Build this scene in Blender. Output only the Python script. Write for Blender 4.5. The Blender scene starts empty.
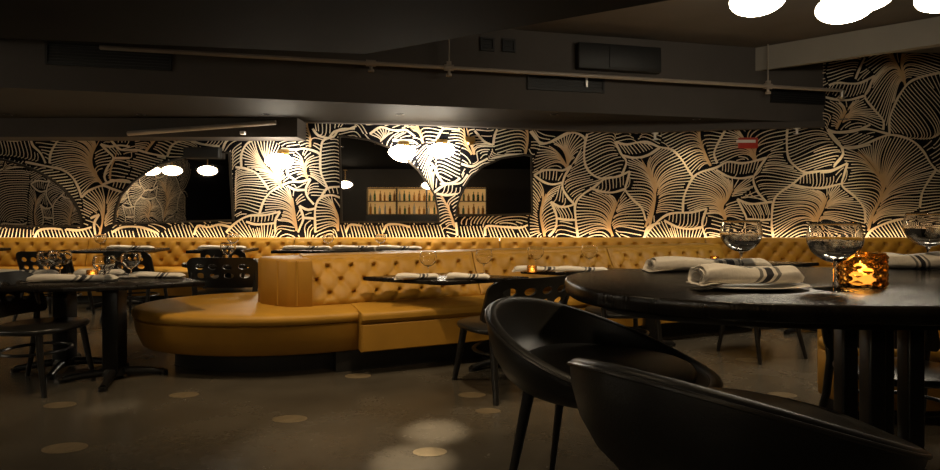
import bpy, math, random
from mathutils import Vector, Matrix
random.seed(7)
PI = math.pi
SC = bpy.context.scene
COL = SC.collection
F = 560.0; CX = 470.0; HY = 213.0; CZ = 1.25      # camera: focal length in px, horizon row, eye height

def P(px, y, d): return Vector(((px-CX)*d/F, d, CZ-(y-HY)*d/F))
def G(px, y, z):
    d = F*(CZ-z)/(y-HY)
    return Vector(((px-CX)*d/F, d, z))

# ------------------------------------------------------------------ materials
def newmat(name):
    m = bpy.data.materials.new(name); m.use_nodes = True
    nt = m.node_tree; b = nt.nodes['Principled BSDF']
    return m, nt, b
def mat(name, col, rough=.5, metal=0., noise=0., nscale=8., bump=0., bscale=60., spec=.5, coat=0., stretch=(1,1,1)):
    m, nt, b = newmat(name)
    b.inputs['Base Color'].default_value = (*col, 1); b.inputs['Roughness'].default_value = rough
    b.inputs['Metallic'].default_value = metal; b.inputs['Specular IOR Level'].default_value = spec
    b.inputs['Coat Weight'].default_value = coat
    tc = nt.nodes.new('ShaderNodeTexCoord'); mp = nt.nodes.new('ShaderNodeMapping')
    mp.inputs['Scale'].default_value = stretch
    nt.links.new(tc.outputs['Object'], mp.inputs['Vector'])
    if noise > 0:
        n = nt.nodes.new('ShaderNodeTexNoise'); n.inputs['Scale'].default_value = nscale; n.inputs['Detail'].default_value = 6
        nt.links.new(mp.outputs[0], n.inputs['Vector'])
        r = nt.nodes.new('ShaderNodeValToRGB')
        r.color_ramp.elements[0].position = .3; r.color_ramp.elements[1].position = .7
        r.color_ramp.elements[0].color = (*[c*(1-noise) for c in col], 1); r.color_ramp.elements[1].color = (*[min(1, c*(1+noise)) for c in col], 1)
        nt.links.new(n.outputs['Fac'], r.inputs['Fac']); nt.links.new(r.outputs['Color'], b.inputs['Base Color'])
    if bump > 0:
        n = nt.nodes.new('ShaderNodeTexNoise'); n.inputs['Scale'].default_value = bscale; n.inputs['Detail'].default_value = 4
        nt.links.new(mp.outputs[0], n.inputs['Vector'])
        bp = nt.nodes.new('ShaderNodeBump'); bp.inputs['Strength'].default_value = bump; bp.inputs['Distance'].default_value = .01
        nt.links.new(n.outputs['Fac'], bp.inputs['Height']); nt.links.new(bp.outputs[0], b.inputs['Normal'])
    return m
def emis(name, col, s):
    m, nt, b = newmat(name)
    b.inputs['Base Color'].default_value = (*col, 1)
    b.inputs['Emission Color'].default_value = (*col, 1); b.inputs['Emission Strength'].default_value = s
    b.inputs['Roughness'].default_value = .4
    return m
def glassmat(name, col=(1,1,1), rough=0., ior=1.46):
    m = bpy.data.materials.new(name); m.use_nodes = True; nt = m.node_tree
    nt.nodes.clear(); o = nt.nodes.new('ShaderNodeOutputMaterial'); g = nt.nodes.new('ShaderNodeBsdfGlass')
    g.inputs['Color'].default_value = (*col, 1); g.inputs['Roughness'].default_value = rough; g.inputs['IOR'].default_value = ior
    nt.links.new(g.outputs[0], o.inputs['Surface']); return m

M = {}
M['leather'] = mat('mustard_leather', (.43,.222,.028), .46, noise=.10, nscale=5, bump=.12, bscale=140, spec=.3)
M['leather_dark'] = mat('mustard_leather_panel', (.38,.19,.024), .48, noise=.10, nscale=4, bump=.1, bscale=120, spec=.3)
M['plinth'] = mat('plinth_black', (.012,.011,.010), .6, noise=.2)
M['blackleather'] = mat('black_leather', (.010,.009,.008), .42, noise=.25, nscale=6, bump=.10, bscale=180)
M['piping'] = mat('black_piping', (.022,.020,.018), .3)
M['blackwood'] = mat('black_bentwood', (.011,.010,.009), .32, noise=.3, nscale=14, stretch=(1,1,5))
M['blackmetal'] = mat('black_metal', (.014,.013,.012), .35, metal=.4, noise=.15)
M['tabletop'] = mat('black_oak_top', (.013,.0105,.0085), .20, spec=.32, noise=.35, nscale=9, bump=.16, bscale=40, stretch=(1,9,1))
M['ceiling'] = mat('ceiling_paint_dark', (.095,.085,.075), .8, noise=.08, nscale=2, spec=.1)
M['ceiling_black'] = mat('ceiling_paint_black', (.010,.0095,.009), .85, noise=.1, nscale=2, spec=.04)
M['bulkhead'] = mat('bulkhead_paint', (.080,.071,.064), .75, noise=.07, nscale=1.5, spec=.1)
M['soffit'] = mat('soffit_dark_umber', (.013,.011,.009), .7, noise=.1, nscale=1.5, spec=.12)  # darker than the bulkhead face, used on its underside
M['beam'] = mat('beam_paint', (.20,.18,.15), .7, noise=.06, nscale=2)
M['ventblack'] = mat('vent_black', (.006,.006,.006), .6, noise=.1)
M['pipe'] = mat('pipe_paint', (.28,.235,.19), .4, noise=.08)
M['white'] = mat('white_plastic', (.75,.73,.68), .4, noise=.03)
M['brass'] = mat('brass', (.72,.45,.15), .28, metal=1, noise=.1)
M['steel'] = mat('steel', (.55,.53,.50), .3, metal=1, noise=.05)
M['red'] = mat('sign_red', (.42,.035,.02), .45, noise=.05)
M['darkwall'] = mat('dark_wall_paint', (.03,.027,.025), .7, noise=.1, nscale=2)
M['mirror'] = mat('bronze_mirror', (.62,.56,.50), .015, metal=1)
M['mirrorframe'] = mat('mirror_edge', (.03,.022,.015), .4, metal=.5, noise=.1)
M['globe'] = emis('opal_globe_lit', (1.0,.87,.66), 24.0)
M['sconce_globe'] = emis('opal_wall_globe_lit', (1.0,.90,.73), 46.0)
M['led'] = emis('led_strip_warm', (1.0,.74,.42), 17.0)
M['downled'] = emis('downlight_lens', (1.0,.8,.55), 8.0)
M['flame'] = emis('candle_flame', (1.0,.58,.18), 60.0)
M['wax'] = emis('candle_wax_glow', (1.0,.58,.20), 1.4)
M['glass'] = glassmat('clear_glass')
M['water'] = glassmat('water', (.97,.98,.98), 0, 1.33)
M['amber'] = glassmat('amber_glass', (1.0,.80,.46), .08)
M['redglass'] = glassmat('red_glass', (.9,.22,.08), .05)
M['china'] = mat('white_china', (.62,.58,.52), .25, noise=.04)
M['barglow'] = emis('backlit_bar_panel', (1.0,.62,.22), .42)
M['shelf'] = mat('bar_shelf_wood', (.16,.09,.04), .4, noise=.2)
M['bottle_green'] = mat('bottle_green', (.05,.12,.04), .1, noise=.1)
M['bottle_amber'] = mat('bottle_amber', (.45,.18,.03), .12, noise=.1)
M['bottle_pale'] = mat('bottle_pale', (.55,.50,.38), .12, noise=.1)

def napkin_mat():
    m, nt, b = newmat('striped_linen'); b.inputs['Roughness'].default_value = .9
    tc = nt.nodes.new('ShaderNodeTexCoord'); sx = nt.nodes.new('ShaderNodeSeparateXYZ')
    nt.links.new(tc.outputs['Object'], sx.inputs[0])
    def math_(op, a, bb):
        n = nt.nodes.new('ShaderNodeMath'); n.operation = op
        for i, v in enumerate((a, bb)):
            if isinstance(v, (int, float)): n.inputs[i].default_value = v
            else: nt.links.new(v, n.inputs[i])
        return n.outputs[0]
    s = math_('ADD', sx.outputs['X'], math_('MULTIPLY', sx.outputs['Y'], .55))
    s = math_('SUBTRACT', s, math_('MULTIPLY', sx.outputs['Z'], .8))
    r = nt.nodes.new('ShaderNodeValToRGB'); r.color_ramp.interpolation = 'CONSTANT'
    base = (.70,.63,.54,1); blk = (.025,.024,.03,1); gry = (.17,.155,.14,1)
    f = math_('ADD', math_('MULTIPLY', s, 1.0/.5), .5)
    stops = [(0,base),(.43,gry),(.465,base),(.50,blk),(.565,base),(.60,gry),(.635,base)]
    el = r.color_ramp.elements
    el[0].position = 0; el[0].color = base; el[1].position = stops[1][0]; el[1].color = stops[1][1]
    for p, c in stops[2:]:
        e = el.new(p); e.color = c
    nt.links.new(f, r.inputs['Fac']); nt.links.new(r.outputs[0], b.inputs['Base Color'])
    n = nt.nodes.new('ShaderNodeTexNoise'); n.inputs['Scale'].default_value = 45; nt.links.new(tc.outputs['Object'], n.inputs['Vector'])
    bp = nt.nodes.new('ShaderNodeBump'); bp.inputs['Strength'].default_value = .35; bp.inputs['Distance'].default_value = .01
    nt.links.new(n.outputs['Fac'], bp.inputs['Height']); nt.links.new(bp.outputs[0], b.inputs['Normal'])
    return m
M['napkin'] = napkin_mat()

def floor_mat():
    m, nt, b = newmat('polished_concrete')
    tc = nt.nodes.new('ShaderNodeTexCoord')
    n1 = nt.nodes.new('ShaderNodeTexNoise'); n1.inputs['Scale'].default_value = 1.1; n1.inputs['Detail'].default_value = 8; n1.inputs['Roughness'].default_value = .65
    n2 = nt.nodes.new('ShaderNodeTexNoise'); n2.inputs['Scale'].default_value = 40; n2.inputs['Detail'].default_value = 3
    for n in (n1, n2): nt.links.new(tc.outputs['Object'], n.inputs['Vector'])
    r = nt.nodes.new('ShaderNodeValToRGB'); r.color_ramp.elements[0].position = .25; r.color_ramp.elements[1].position = .75
    r.color_ramp.elements[0].color = (.040,.033,.024,1); r.color_ramp.elements[1].color = (.105,.088,.064,1)
    nt.links.new(n1.outputs['Fac'], r.inputs['Fac']); nt.links.new(r.outputs[0], b.inputs['Base Color'])
    rr = nt.nodes.new('ShaderNodeMapRange'); rr.inputs['To Min'].default_value = .16; rr.inputs['To Max'].default_value = .36
    nt.links.new(n1.outputs['Fac'], rr.inputs['Value']); nt.links.new(rr.outputs[0], b.inputs['Roughness'])
    bp = nt.nodes.new('ShaderNodeBump'); bp.inputs['Strength'].default_value = .05; bp.inputs['Distance'].default_value = .01
    nt.links.new(n2.outputs['Fac'], bp.inputs['Height']); nt.links.new(bp.outputs[0], b.inputs['Normal'])
    return m
M['floor'] = floor_mat()
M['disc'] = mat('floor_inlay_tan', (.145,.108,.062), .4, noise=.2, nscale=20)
M['paper'] = mat('wallpaper_ground', (.004,.004,.006), .8, noise=.2, spec=.08)
def line_mat():
    m, nt, b = newmat('wallpaper_line'); b.inputs['Roughness'].default_value = .55
    a = nt.nodes.new('ShaderNodeAttribute'); a.attribute_name = 'tint'
    r = nt.nodes.new('ShaderNodeValToRGB')
    r.color_ramp.elements[0].color = (.74,.64,.48,1); r.color_ramp.elements[1].color = (.52,.29,.10,1)
    nt.links.new(a.outputs['Fac'], r.inputs['Fac']); nt.links.new(r.outputs[0], b.inputs['Base Color'])
    return m
M['line'] = line_mat()

# ------------------------------------------------------------------ mesh builder
class MB:
    def __init__(s): s.v = []; s.f = []; s.mi = []; s.cur = 0; s.tint = None
    def add(s, vs, fs):
        o = len(s.v); s.v += [Vector(x) for x in vs]; s.f += [tuple(i+o for i in f) for f in fs]; s.mi += [s.cur]*len(fs); return s
    def box(s, c, size, rz=0, bev=0):
        x, y, z = [k/2 for k in size]
        if bev <= 0:
            vs = [(-x,-y,-z),(x,-y,-z),(x,y,-z),(-x,y,-z),(-x,-y,z),(x,-y,z),(x,y,z),(-x,y,z)]
            fs = [(0,3,2,1),(4,5,6,7),(0,1,5,4),(1,2,6,5),(2,3,7,6),(3,0,4,7)]
            R = Matrix.Rotation(rz, 3, 'Z'); return s.add([R@Vector(v)+Vector(c) for v in vs], fs)
        pl = rrect(x, y, min(bev*1.2, x*.9, y*.9), 3)
        R = Matrix.Rotation(rz, 3, 'Z'); pl2 = [(R@Vector((a,b,0))).to_2d()+Vector(c[:2]) for a, b in pl]
        return s.prism(pl2, c[2]-z, c[2]+z, bev)
    def prism(s, poly, z0, z1, bev=0):
        poly = [Vector(p) for p in poly]; n = len(poly)
        if sum(poly[i].x*poly[(i+1)%n].y-poly[(i+1)%n].x*poly[i].y for i in range(n)) < 0: poly = poly[::-1]
        if bev > 0:
            rings = [(z0, bev), (z0+bev*.35, bev*.35), (z0+bev, 0), (z1-bev, 0), (z1-bev*.35, bev*.35), (z1, bev)]
        else: rings = [(z0,0),(z1,0)]
        vs = []
        for z, ins in rings:
            q = inset(poly, ins) if ins else poly
            vs += [(p.x, p.y, z) for p in q]
        fs = []
        for k in range(len(rings)-1):
            for i in range(n): fs.append((k*n+i, k*n+(i+1)%n, (k+1)*n+(i+1)%n, (k+1)*n+i))
        fs.append(tuple(range(n))[::-1]); fs.append(tuple((len(rings)-1)*n+i for i in range(n)))
        return s.add(vs, fs)
    def cyl(s, p0, p1, r0, r1=None, n=16):
        return s.tube([p0, p1], [r0, r1 if r1 is not None else r0], n)
    def tube(s, pts, r, n=10, closed=False):
        pts = [Vector(p) for p in pts]; m = len(pts)
        rs = r if isinstance(r, (list, tuple)) else [r]*m
        vs = []; up = None
        for i, p in enumerate(pts):
            if closed: t = (pts[(i+1)%m]-pts[i-1]).normalized()
            else: t = (pts[min(i+1,m-1)]-pts[max(i-1,0)]).normalized()
            if up is None:
                up = Vector((0,0,1)) if abs(t.z) < .9 else Vector((1,0,0))
            a = t.cross(up)
            if a.length < 1e-6: a = t.cross(Vector((0,1,0)))
            a.normalize(); b = a.cross(t).normalized(); up = b
            for k in range(n):
                w = 2*PI*k/n; vs.append(p+a*math.cos(w)*rs[i]+b*math.sin(w)*rs[i])
        fs = []
        for i in range(m if closed else m-1):
            j = (i+1) % m
            for k in range(n): fs.append((i*n+k, j*n+k, j*n+(k+1)%n, i*n+(k+1)%n))
        if not closed: fs.append(tuple(range(n))); fs.append(tuple((m-1)*n+k for k in range(n))[::-1])
        return s.add(vs, fs)
    def lathe(s, prof, n=32, c=(0,0,0), sx=1, sy=1):
        vs = []; c = Vector(c); idx = []
        for r, z in prof:
            if r < 1e-6: idx.append([len(vs)]); vs.append(c+Vector((0,0,z)))
            else:
                idx.append(list(range(len(vs), len(vs)+n)))
                vs += [c+Vector((r*math.cos(2*PI*k/n)*sx, r*math.sin(2*PI*k/n)*sy, z)) for k in range(n)]
        fs = []
        for A, B in zip(idx, idx[1:]):
            for k in range(n):
                a0, a1 = A[k % len(A)], A[(k+1) % len(A)]; b0, b1 = B[k % len(B)], B[(k+1) % len(B)]
                f = []
                for q in (a0, a1, b1, b0):
                    if q not in f: f.append(q)
                if len(f) > 2: fs.append(tuple(f))
        return s.add(vs, fs)
    def loft(s, rings, closed_ring=True, cap=True):
        n = len(rings[0]); vs = [p for r in rings for p in r]; fs = []
        for i in range(len(rings)-1):
            for k in range(n if closed_ring else n-1):
                fs.append((i*n+k, i*n+(k+1)%n, (i+1)*n+(k+1)%n, (i+1)*n+k))
        if cap: fs.append(tuple(range(n))[::-1]); fs.append(tuple((len(rings)-1)*n+k for k in range(n)))
        return s.add(vs, fs)
    def build(s, name, m, parent=None, sharp=40, loc=None):
        me = bpy.data.meshes.new(name); me.from_pydata([tuple(v) for v in s.v], [], s.f)
        for k in (m if isinstance(m, (list, tuple)) else [m]): me.materials.append(k)
        if any(s.mi): me.polygons.foreach_set('material_index', s.mi)
        if s.tint is not None:
            at = me.attributes.new('tint', 'FLOAT', 'POINT'); at.data.foreach_set('value', s.tint)
        import bmesh
        bm = bmesh.new(); bm.from_mesh(me)
        if s.tint is None: bmesh.ops.recalc_face_normals(bm, faces=bm.faces)
        bm.to_mesh(me); bm.free()
        me.polygons.foreach_set('use_smooth', [True]*len(me.polygons))
        me.set_sharp_from_angle(angle=math.radians(sharp)); me.update()
        o = bpy.data.objects.new(name, me); COL.objects.link(o)
        if parent: o.parent = parent
        if loc: o.location = loc
        return o
def rrect(x, y, r, n=4):
    out = []
    for (cx, cy, a) in ((x-r,y-r,0),(-x+r,y-r,PI/2),(-x+r,-y+r,PI),(x-r,-y+r,1.5*PI)):
        for k in range(n+1): out.append((cx+r*math.cos(a+PI/2*k/n), cy+r*math.sin(a+PI/2*k/n)))
    return out
def inset(poly, d):
    n = len(poly); out = []
    for i in range(n):
        a, b, c = poly[i-1], poly[i], poly[(i+1)%n]
        e1 = (b-a).normalized(); e2 = (c-b).normalized()
        n1 = Vector((-e1.y, e1.x)); n2 = Vector((-e2.y, e2.x))
        nn = n1+n2; L = nn.length
        if L < 1e-6: out.append(b+n1*d); continue
        nn /= L; out.append(b+nn*min(d/max(nn.dot(n1), .35), d*2.5))
    return out

def tag(o, label, cat, group=None, kind=None):
    if label: o['label'] = label
    if cat: o['category'] = cat
    if group: o['group'] = group
    if kind: o['kind'] = kind
    return o
def thing(name, label, cat, loc=(0,0,0), rz=0, group=None, scale=None):
    o = bpy.data.objects.new(name, None); COL.objects.link(o); o.empty_display_size = .1
    o.location = loc; o.rotation_euler = (0,0,rz)
    if scale: o.scale = scale
    return tag(o, label, cat, group)
def struct(o): o['kind'] = 'structure'; return o
def kids(o): return [c for c in bpy.data.objects if c.parent == o]
def copy_tree(o, parent=None):
    c = o.copy(); COL.objects.link(c); c.parent = parent
    for ch in kids(o): copy_tree(ch, c)
    return c
class Proto:
    """First use places the thing itself, later ones a copy of it and its parts."""
    def __init__(s, make): s.make = make; s.o = None
    def __call__(s, loc, rz, label, group=None, scale=(1,1,1)):
        if s.o is None: o = s.o = s.make()
        else: o = copy_tree(s.o)
        o.location = loc; o.rotation_euler = (0,0,rz); o.scale = scale; o['label'] = label
        if group: o['group'] = group
        elif 'group' in o: del o['group']
        return o

# ------------------------------------------------------------------ camera
cd = bpy.data.cameras.new('camera'); cam = bpy.data.objects.new('camera', cd); COL.objects.link(cam)
cam.location = (0,0,CZ); cam.rotation_euler = (PI/2,0,0)
cd.sensor_width = 36; cd.lens = F/940*36; cd.shift_y = -(235-HY)/940; cd.clip_start = .02
SC.camera = cam

# ------------------------------------------------------------------ room shell
WD = 8.75; XL = -9.0; XR = 8.6; YB = -4.2; HC = 3.75
b = MB(); b.box(((XL+XR)/2, (YB+WD)/2, -.05), (XR-XL+.4, WD-YB+.4, .1))
b.cur = 1
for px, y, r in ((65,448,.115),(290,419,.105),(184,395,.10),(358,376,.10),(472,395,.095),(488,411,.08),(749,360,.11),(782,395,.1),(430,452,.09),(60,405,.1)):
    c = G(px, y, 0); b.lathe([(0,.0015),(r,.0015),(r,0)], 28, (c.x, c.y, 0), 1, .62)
struct(b.build('floor', [M['floor'], M['disc']]))
b = MB(); b.box(((XL+XR)/2, (YB+WD)/2, HC+.05), (XR-XL+.4, WD-YB+.4, .1)); struct(b.build('ceiling', M['ceiling']))
b = MB(); b.box(((XL+XR)/2, YB-.06, HC/2), (XR-XL+.2, .1, HC)); struct(b.build('wall_rear', M['darkwall']))
b = MB(); b.box((XR+.06, (YB+WD)/2, HC/2), (.1, WD-YB, HC)); struct(b.build('wall_right', M['darkwall']))

# --- the leaf-pattern wallpaper: outlines and hair lines, traced from the pattern on the wall plane
REG = {1:(0,125,3.915),2:(110,125,3.915),3:(225,118,3.76),4:(330,118,3.76),5:(440,120,3.76),6:(530,122,3.76),7:(640,122,3.76),8:(740,122,3.76),9:(820,45,4.7),10:(820,135,4.275)}
TH = []; FN = []
def T(r, *s):
    for q in s: TH.append((r, q))
def N(r, *s):
    for q in s: FN.append((r,)+tuple(q))
# region 6
T(6,[(180,435),(172,370),(170,310),(195,275),(240,245),(280,215),(330,205),(375,185)],[(375,185),(365,225),(358,255),(385,290),(420,325),(435,370)],
 [(225,248),(270,262),(310,265),(358,252)],[(215,45),(205,90),(205,150),(225,190),(265,212),(310,208)],[(0,35),(35,75),(70,78),(110,60),(160,40),(200,55),(210,75)],
 [(15,200),(50,182),(90,180),(125,182),(155,165)],[(15,200),(50,225),(85,235),(120,228)],[(155,165),(130,205),(122,245),(140,280),(165,308)],
 [(78,300),(110,318),(140,318),(170,308)],[(78,300),(92,330),(100,360),(95,400),(70,430)],[(100,362),(135,368),(172,368)],
 [(320,75),(360,85),(400,78),(440,75),(485,95)],[(345,125),(390,135),(440,125),(485,98)],[(320,75),(345,125),(362,150),(345,200)],[(430,435),(440,400),(465,385),(489,380)])
N(6,([(310,430),(300,390),(310,350),(335,290)],[(180,435),(172,340),(195,275),(230,250),(285,262)],1),
 ([(310,430),(300,390),(310,350),(335,290)],[(430,410),(420,325),(385,290),(358,255),(295,264)],1),
 ([(225,248),(310,265),(358,252)],[(240,245),(280,215),(330,205),(375,185)],0),
 ([(165,308),(140,280),(122,245),(130,205),(155,165)],[(235,245),(265,212),(225,190),(205,150),(205,80)],0),
 ([(140,178),(128,150),(110,120)],[(15,195),(15,150),(30,105),(35,78)],1),
 ([(140,178),(140,150),(130,110)],[(205,150),(205,75),(160,40),(110,60),(70,78)],1),
 ([(345,195),(362,150),(345,120),(320,75),(330,20)],[(265,212),(225,190),(205,150),(205,90),(215,35)],0),
 ([(15,200),(50,225),(85,235),(122,228)],[(15,200),(50,182),(90,180),(155,165)],0),
 ([(55,430),(40,360),(45,310),(65,270)],[(95,400),(100,360),(78,300),(100,265),(120,235)],1),
 ([(55,430),(40,360),(45,310),(60,270)],[(0,430),(0,330),(5,250),(15,200)],1),
 ([(100,362),(172,368)],[(78,300),(110,318),(170,308)],0),([(78,300),(110,318),(165,308)],[(112,240),(125,250),(145,285)],0),
 ([(95,435),(100,362)],[(180,435),(172,368)],0),([(345,125),(390,135),(440,125),(485,98)],[(320,75),(360,85),(400,78),(470,85)],0),
 ([(400,75),(375,40),(360,0)],[(320,75),(322,40),(325,5)],0),([(400,75),(420,40),(430,0)],[(485,95),(495,50),(500,0)],0),
 ([(448,395),(465,320),(470,260),(450,200),(420,150)],[(435,370),(420,325),(385,290),(358,255),(375,185),(362,150),(395,135)],1))
# region 7
T(7,[(0,75),(40,82),(75,95),(120,105),(155,140),(180,180),(200,210)],[(160,340),(165,280),(195,215),(225,190),(285,172),(330,150),(390,155),(473,135)],
 [(473,135),(440,185),(425,215),(440,260),(475,300)],[(285,180),(330,205),(380,212),(425,205)],[(320,30),(285,95),(278,125),(290,155)],
 [(10,440),(40,400),(90,355),(130,342),(190,340),(250,325)],[(250,325),(235,370),(235,400),(250,440)],[(90,370),(140,395),(190,402),(232,395)],
 [(365,290),(400,305),(440,308),(489,300)],[(365,290),(385,330),(400,365),(395,400)],[(400,365),(440,368),(489,368)],[(0,135),(40,120),(75,98)])
N(7,([(20,395),(45,320),(58,250),(40,200),(5,140)],[(100,360),(160,340),(165,280),(195,215),(180,180),(155,140),(120,105),(75,98)],1),
 ([(320,370),(310,320),(330,290),(350,250)],[(250,345),(160,340),(165,280),(195,215),(250,182),(285,180),(345,207)],1),
 ([(320,370),(310,320),(330,290),(350,250)],[(390,370),(385,330),(365,290),(430,240),(425,215),(360,210)],1),
 ([(285,180),(330,205),(380,212),(425,205)],[(290,172),(330,150),(390,155),(473,135)],0),([(90,370),(140,395),(232,395)],[(100,350),(130,342),(190,340),(250,325)],0),
 ([(60,475),(200,475)],[(15,435),(40,400),(90,370),(140,395),(190,402),(235,400),(250,440)],0),([(250,440),(235,370),(250,325)],[(310,440),(320,370),(305,330)],0),
 ([(265,165),(245,120),(225,60),(228,0)],[(200,205),(180,180),(150,130),(110,95),(60,30)],1),([(265,165),(245,120),(225,60),(228,0)],[(290,155),(278,125),(285,95),(320,20)],1),
 ([(430,150),(420,110),(390,60)],[(300,155),(278,125),(285,95),(320,30),(350,0)],1),
 ([(400,365),(440,368),(489,368)],[(365,290),(400,305),(440,308),(489,300)],0),([(430,250),(400,270),(365,290)],[(489,290),(475,300),(440,260)],0),
 ([(110,100),(95,60),(70,10)],[(0,75),(10,40),(20,0)],0))
# region 8
T(8,[(180,10),(175,60),(180,130),(205,165),(245,190),(300,185)],[(125,440),(118,380),(125,300),(150,265),(195,235),(245,195),(300,185),(350,180),(403,155)],
 [(403,155),(390,200),(383,240),(430,280),(465,325),(470,380)],[(195,235),(240,245),(310,248),(380,232)],[(-10,290),(30,308),(75,305),(120,300)],
 [(25,365),(70,370),(118,365)],[(328,30),(370,40),(430,35),(489,10)],[(328,30),(350,65),(380,95)],[(380,95),(430,98),(489,85)],[(380,95),(385,125),(350,170)])
N(8,([(300,400),(290,370),(310,330),(330,280)],[(125,440),(118,380),(125,300),(150,265),(195,237),(260,247)],1),
 ([(300,400),(290,370),(310,330),(330,280)],[(470,420),(465,325),(430,280),(383,240),(300,248)],1),
 ([(195,235),(240,245),(310,248),(380,232)],[(210,225),(245,195),(300,185),(403,155)],0),
 ([(98,300),(65,260),(48,215),(62,190),(97,135)],[(130,285),(190,235),(245,190),(205,165),(180,110)],0),
 ([(97,135),(62,145),(52,110),(20,60)],[(180,120),(176,70),(178,20),(180,-10)],1),
 ([(350,170),(385,125),(380,95),(350,65),(328,30),(340,-10)],[(245,190),(205,165),(180,130),(175,60),(180,10),(190,-15)],0),
 ([(25,365),(70,370),(118,365)],[(-5,292),(30,308),(75,305),(120,300)],0),([(20,450),(25,365)],[(125,440),(118,368)],0))
# regions 9 and 10
T(9,[(40,190),(80,178),(140,182),(190,178),(255,145)],[(255,145),(230,200),(210,245),(250,300),(295,355),(295,400)],[(20,245),(80,258),(140,258),(205,240)],
 [(35,395),(60,410),(110,408),(160,400),(220,395),(280,408),(325,420)],[(35,395),(65,435),(95,465)],[(325,420),(325,350),(345,290),(375,230),(420,175),(480,150),(564,130)],[(165,160),(190,100),(210,60)])
N(9,([(75,395),(95,360),(125,310)],[(20,385),(20,300),(20,245),(80,258)],1),([(75,395),(95,360),(125,310)],[(290,395),(295,355),(250,300),(205,245),(120,258)],1),
 ([(40,215),(20,245),(80,258),(140,258),(205,240)],[(40,190),(80,178),(140,182),(190,178),(255,145)],0),
 ([(400,190),(385,140),(350,70),(330,10)],[(325,400),(295,355),(212,245),(255,145),(200,80),(210,10)],1),
 ([(400,190),(390,140),(380,80),(390,10)],[(420,175),(480,150),(564,120),(574,60),(520,-10)],1),
 ([(330,425),(430,440),(520,440),(600,400)],[(325,400),(330,330),(375,230),(480,150)],0),([(600,400),(600,300)],[(480,150),(580,130)],0),
 ([(165,160),(190,100),(210,60)],[(40,185),(30,120),(60,40)],0))
T(10,[(0,160),(45,155),(90,135),(115,120)],[(95,55),(150,50),(200,35),(260,10),(300,0),(350,8),(400,30),(440,70),(470,120),(495,150)],[(495,150),(460,200),(435,250),(425,310)],
 [(40,0),(70,30),(95,55),(95,85),(60,130)],[(195,440),(215,410),(260,385),(320,365),(380,355)],[(495,150),(530,165)])
N(10,([(205,410),(225,340),(255,280),(268,220),(245,170),(200,110),(160,70)],[(198,380),(190,310),(150,260),(92,210),(110,140),(100,90),(110,58)],1),
 ([(205,410),(225,340),(255,280),(268,220),(255,180),(225,130),(180,80)],[(360,345),(425,310),(435,250),(495,150),(470,120),(440,70),(400,30),(350,8),(300,0),(230,22),(150,50)],1),
 ([(570,350),(570,270),(570,190)],[(425,340),(435,250),(495,150)],0),([(230,480),(420,480)],[(195,440),(215,410),(260,385),(320,365),(400,370)],0),
 ([(40,0),(70,30),(95,55)],[(130,-20),(200,0),(260,10)],0))
# region 3
T(3,[(130,360),(145,315),(170,280),(205,258),(250,240),(285,240),(322,230)],[(322,230),(305,265),(310,295),(335,325)],[(235,255),(265,270),(305,270)],[(40,185),(75,190),(115,205),(145,240),(165,270)],
 [(62,185),(62,140),(80,100),(110,80)],[(280,330),(310,345),(340,340)],[(280,330),(295,375),(285,405),(275,430)],[(295,375),(340,378)],[(340,430),(340,340),(360,300),(400,290),(435,300)],
 [(360,300),(385,265),(435,258)],[(410,70),(370,85),(360,130),(360,200),(375,240),(385,262)],[(330,40),(350,65),(385,75),(410,70),(430,45),(489,40)],
 [(5,430),(40,395),(90,368),(150,365),(208,352)],[(208,352),(190,385),(190,430)],[(80,390),(120,400),(190,395)],[(215,115),(260,120),(300,115),(350,130),(360,145)],[(240,170),(235,210),(260,230)])
N(3,([(270,425),(265,380),(260,340),(250,300)],[(200,385),(130,360),(145,315),(205,258),(240,257)],1),([(270,425),(265,380),(260,340),(255,300)],[(280,420),(295,375),(280,330),(333,325),(305,270),(260,268)],1),
 ([(38,350),(38,300),(38,250),(40,195)],[(130,360),(160,275),(145,240),(115,205),(60,188)],0),
 ([(215,262),(190,220),(150,180)],[(165,270),(115,205),(62,185),(62,140),(80,100),(110,80)],1),([(215,262),(195,220),(160,170)],[(240,225),(240,170),(215,115),(180,85),(120,80)],1),
 ([(310,230),(300,190),(290,150)],[(250,240),(235,210),(240,170),(265,125)],1),([(310,230),(300,190),(290,150)],[(380,260),(360,200),(360,130),(300,115)],1),
 ([(320,110),(320,70),(310,30),(312,0)],[(290,115),(275,90),(275,40),(290,0)],1),([(320,110),(320,70),(310,30),(312,0)],[(360,120),(375,85),(350,65),(330,40),(335,0)],1),
 ([(435,250),(435,180),(430,90)],[(375,240),(360,180),(370,85)],0),([(425,425),(425,370),(405,320)],[(340,430),(340,340),(360,300),(400,292)],1),
 ([(335,325),(310,295),(322,230)],[(345,325),(385,265),(365,210)],0),([(60,475),(160,475)],[(5,430),(40,395),(90,372),(150,398),(190,395),(190,430)],0),
 ([(80,390),(120,400),(190,395)],[(85,372),(150,365),(208,352)],0),([(190,430),(195,380),(208,352)],[(262,425),(260,380),(250,330)],0),
 ([(360,300),(400,290),(435,300)],[(370,285),(385,265),(435,258)],0),([(345,60),(385,75),(410,70)],[(350,20),(400,10),(430,40)],0))
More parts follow.
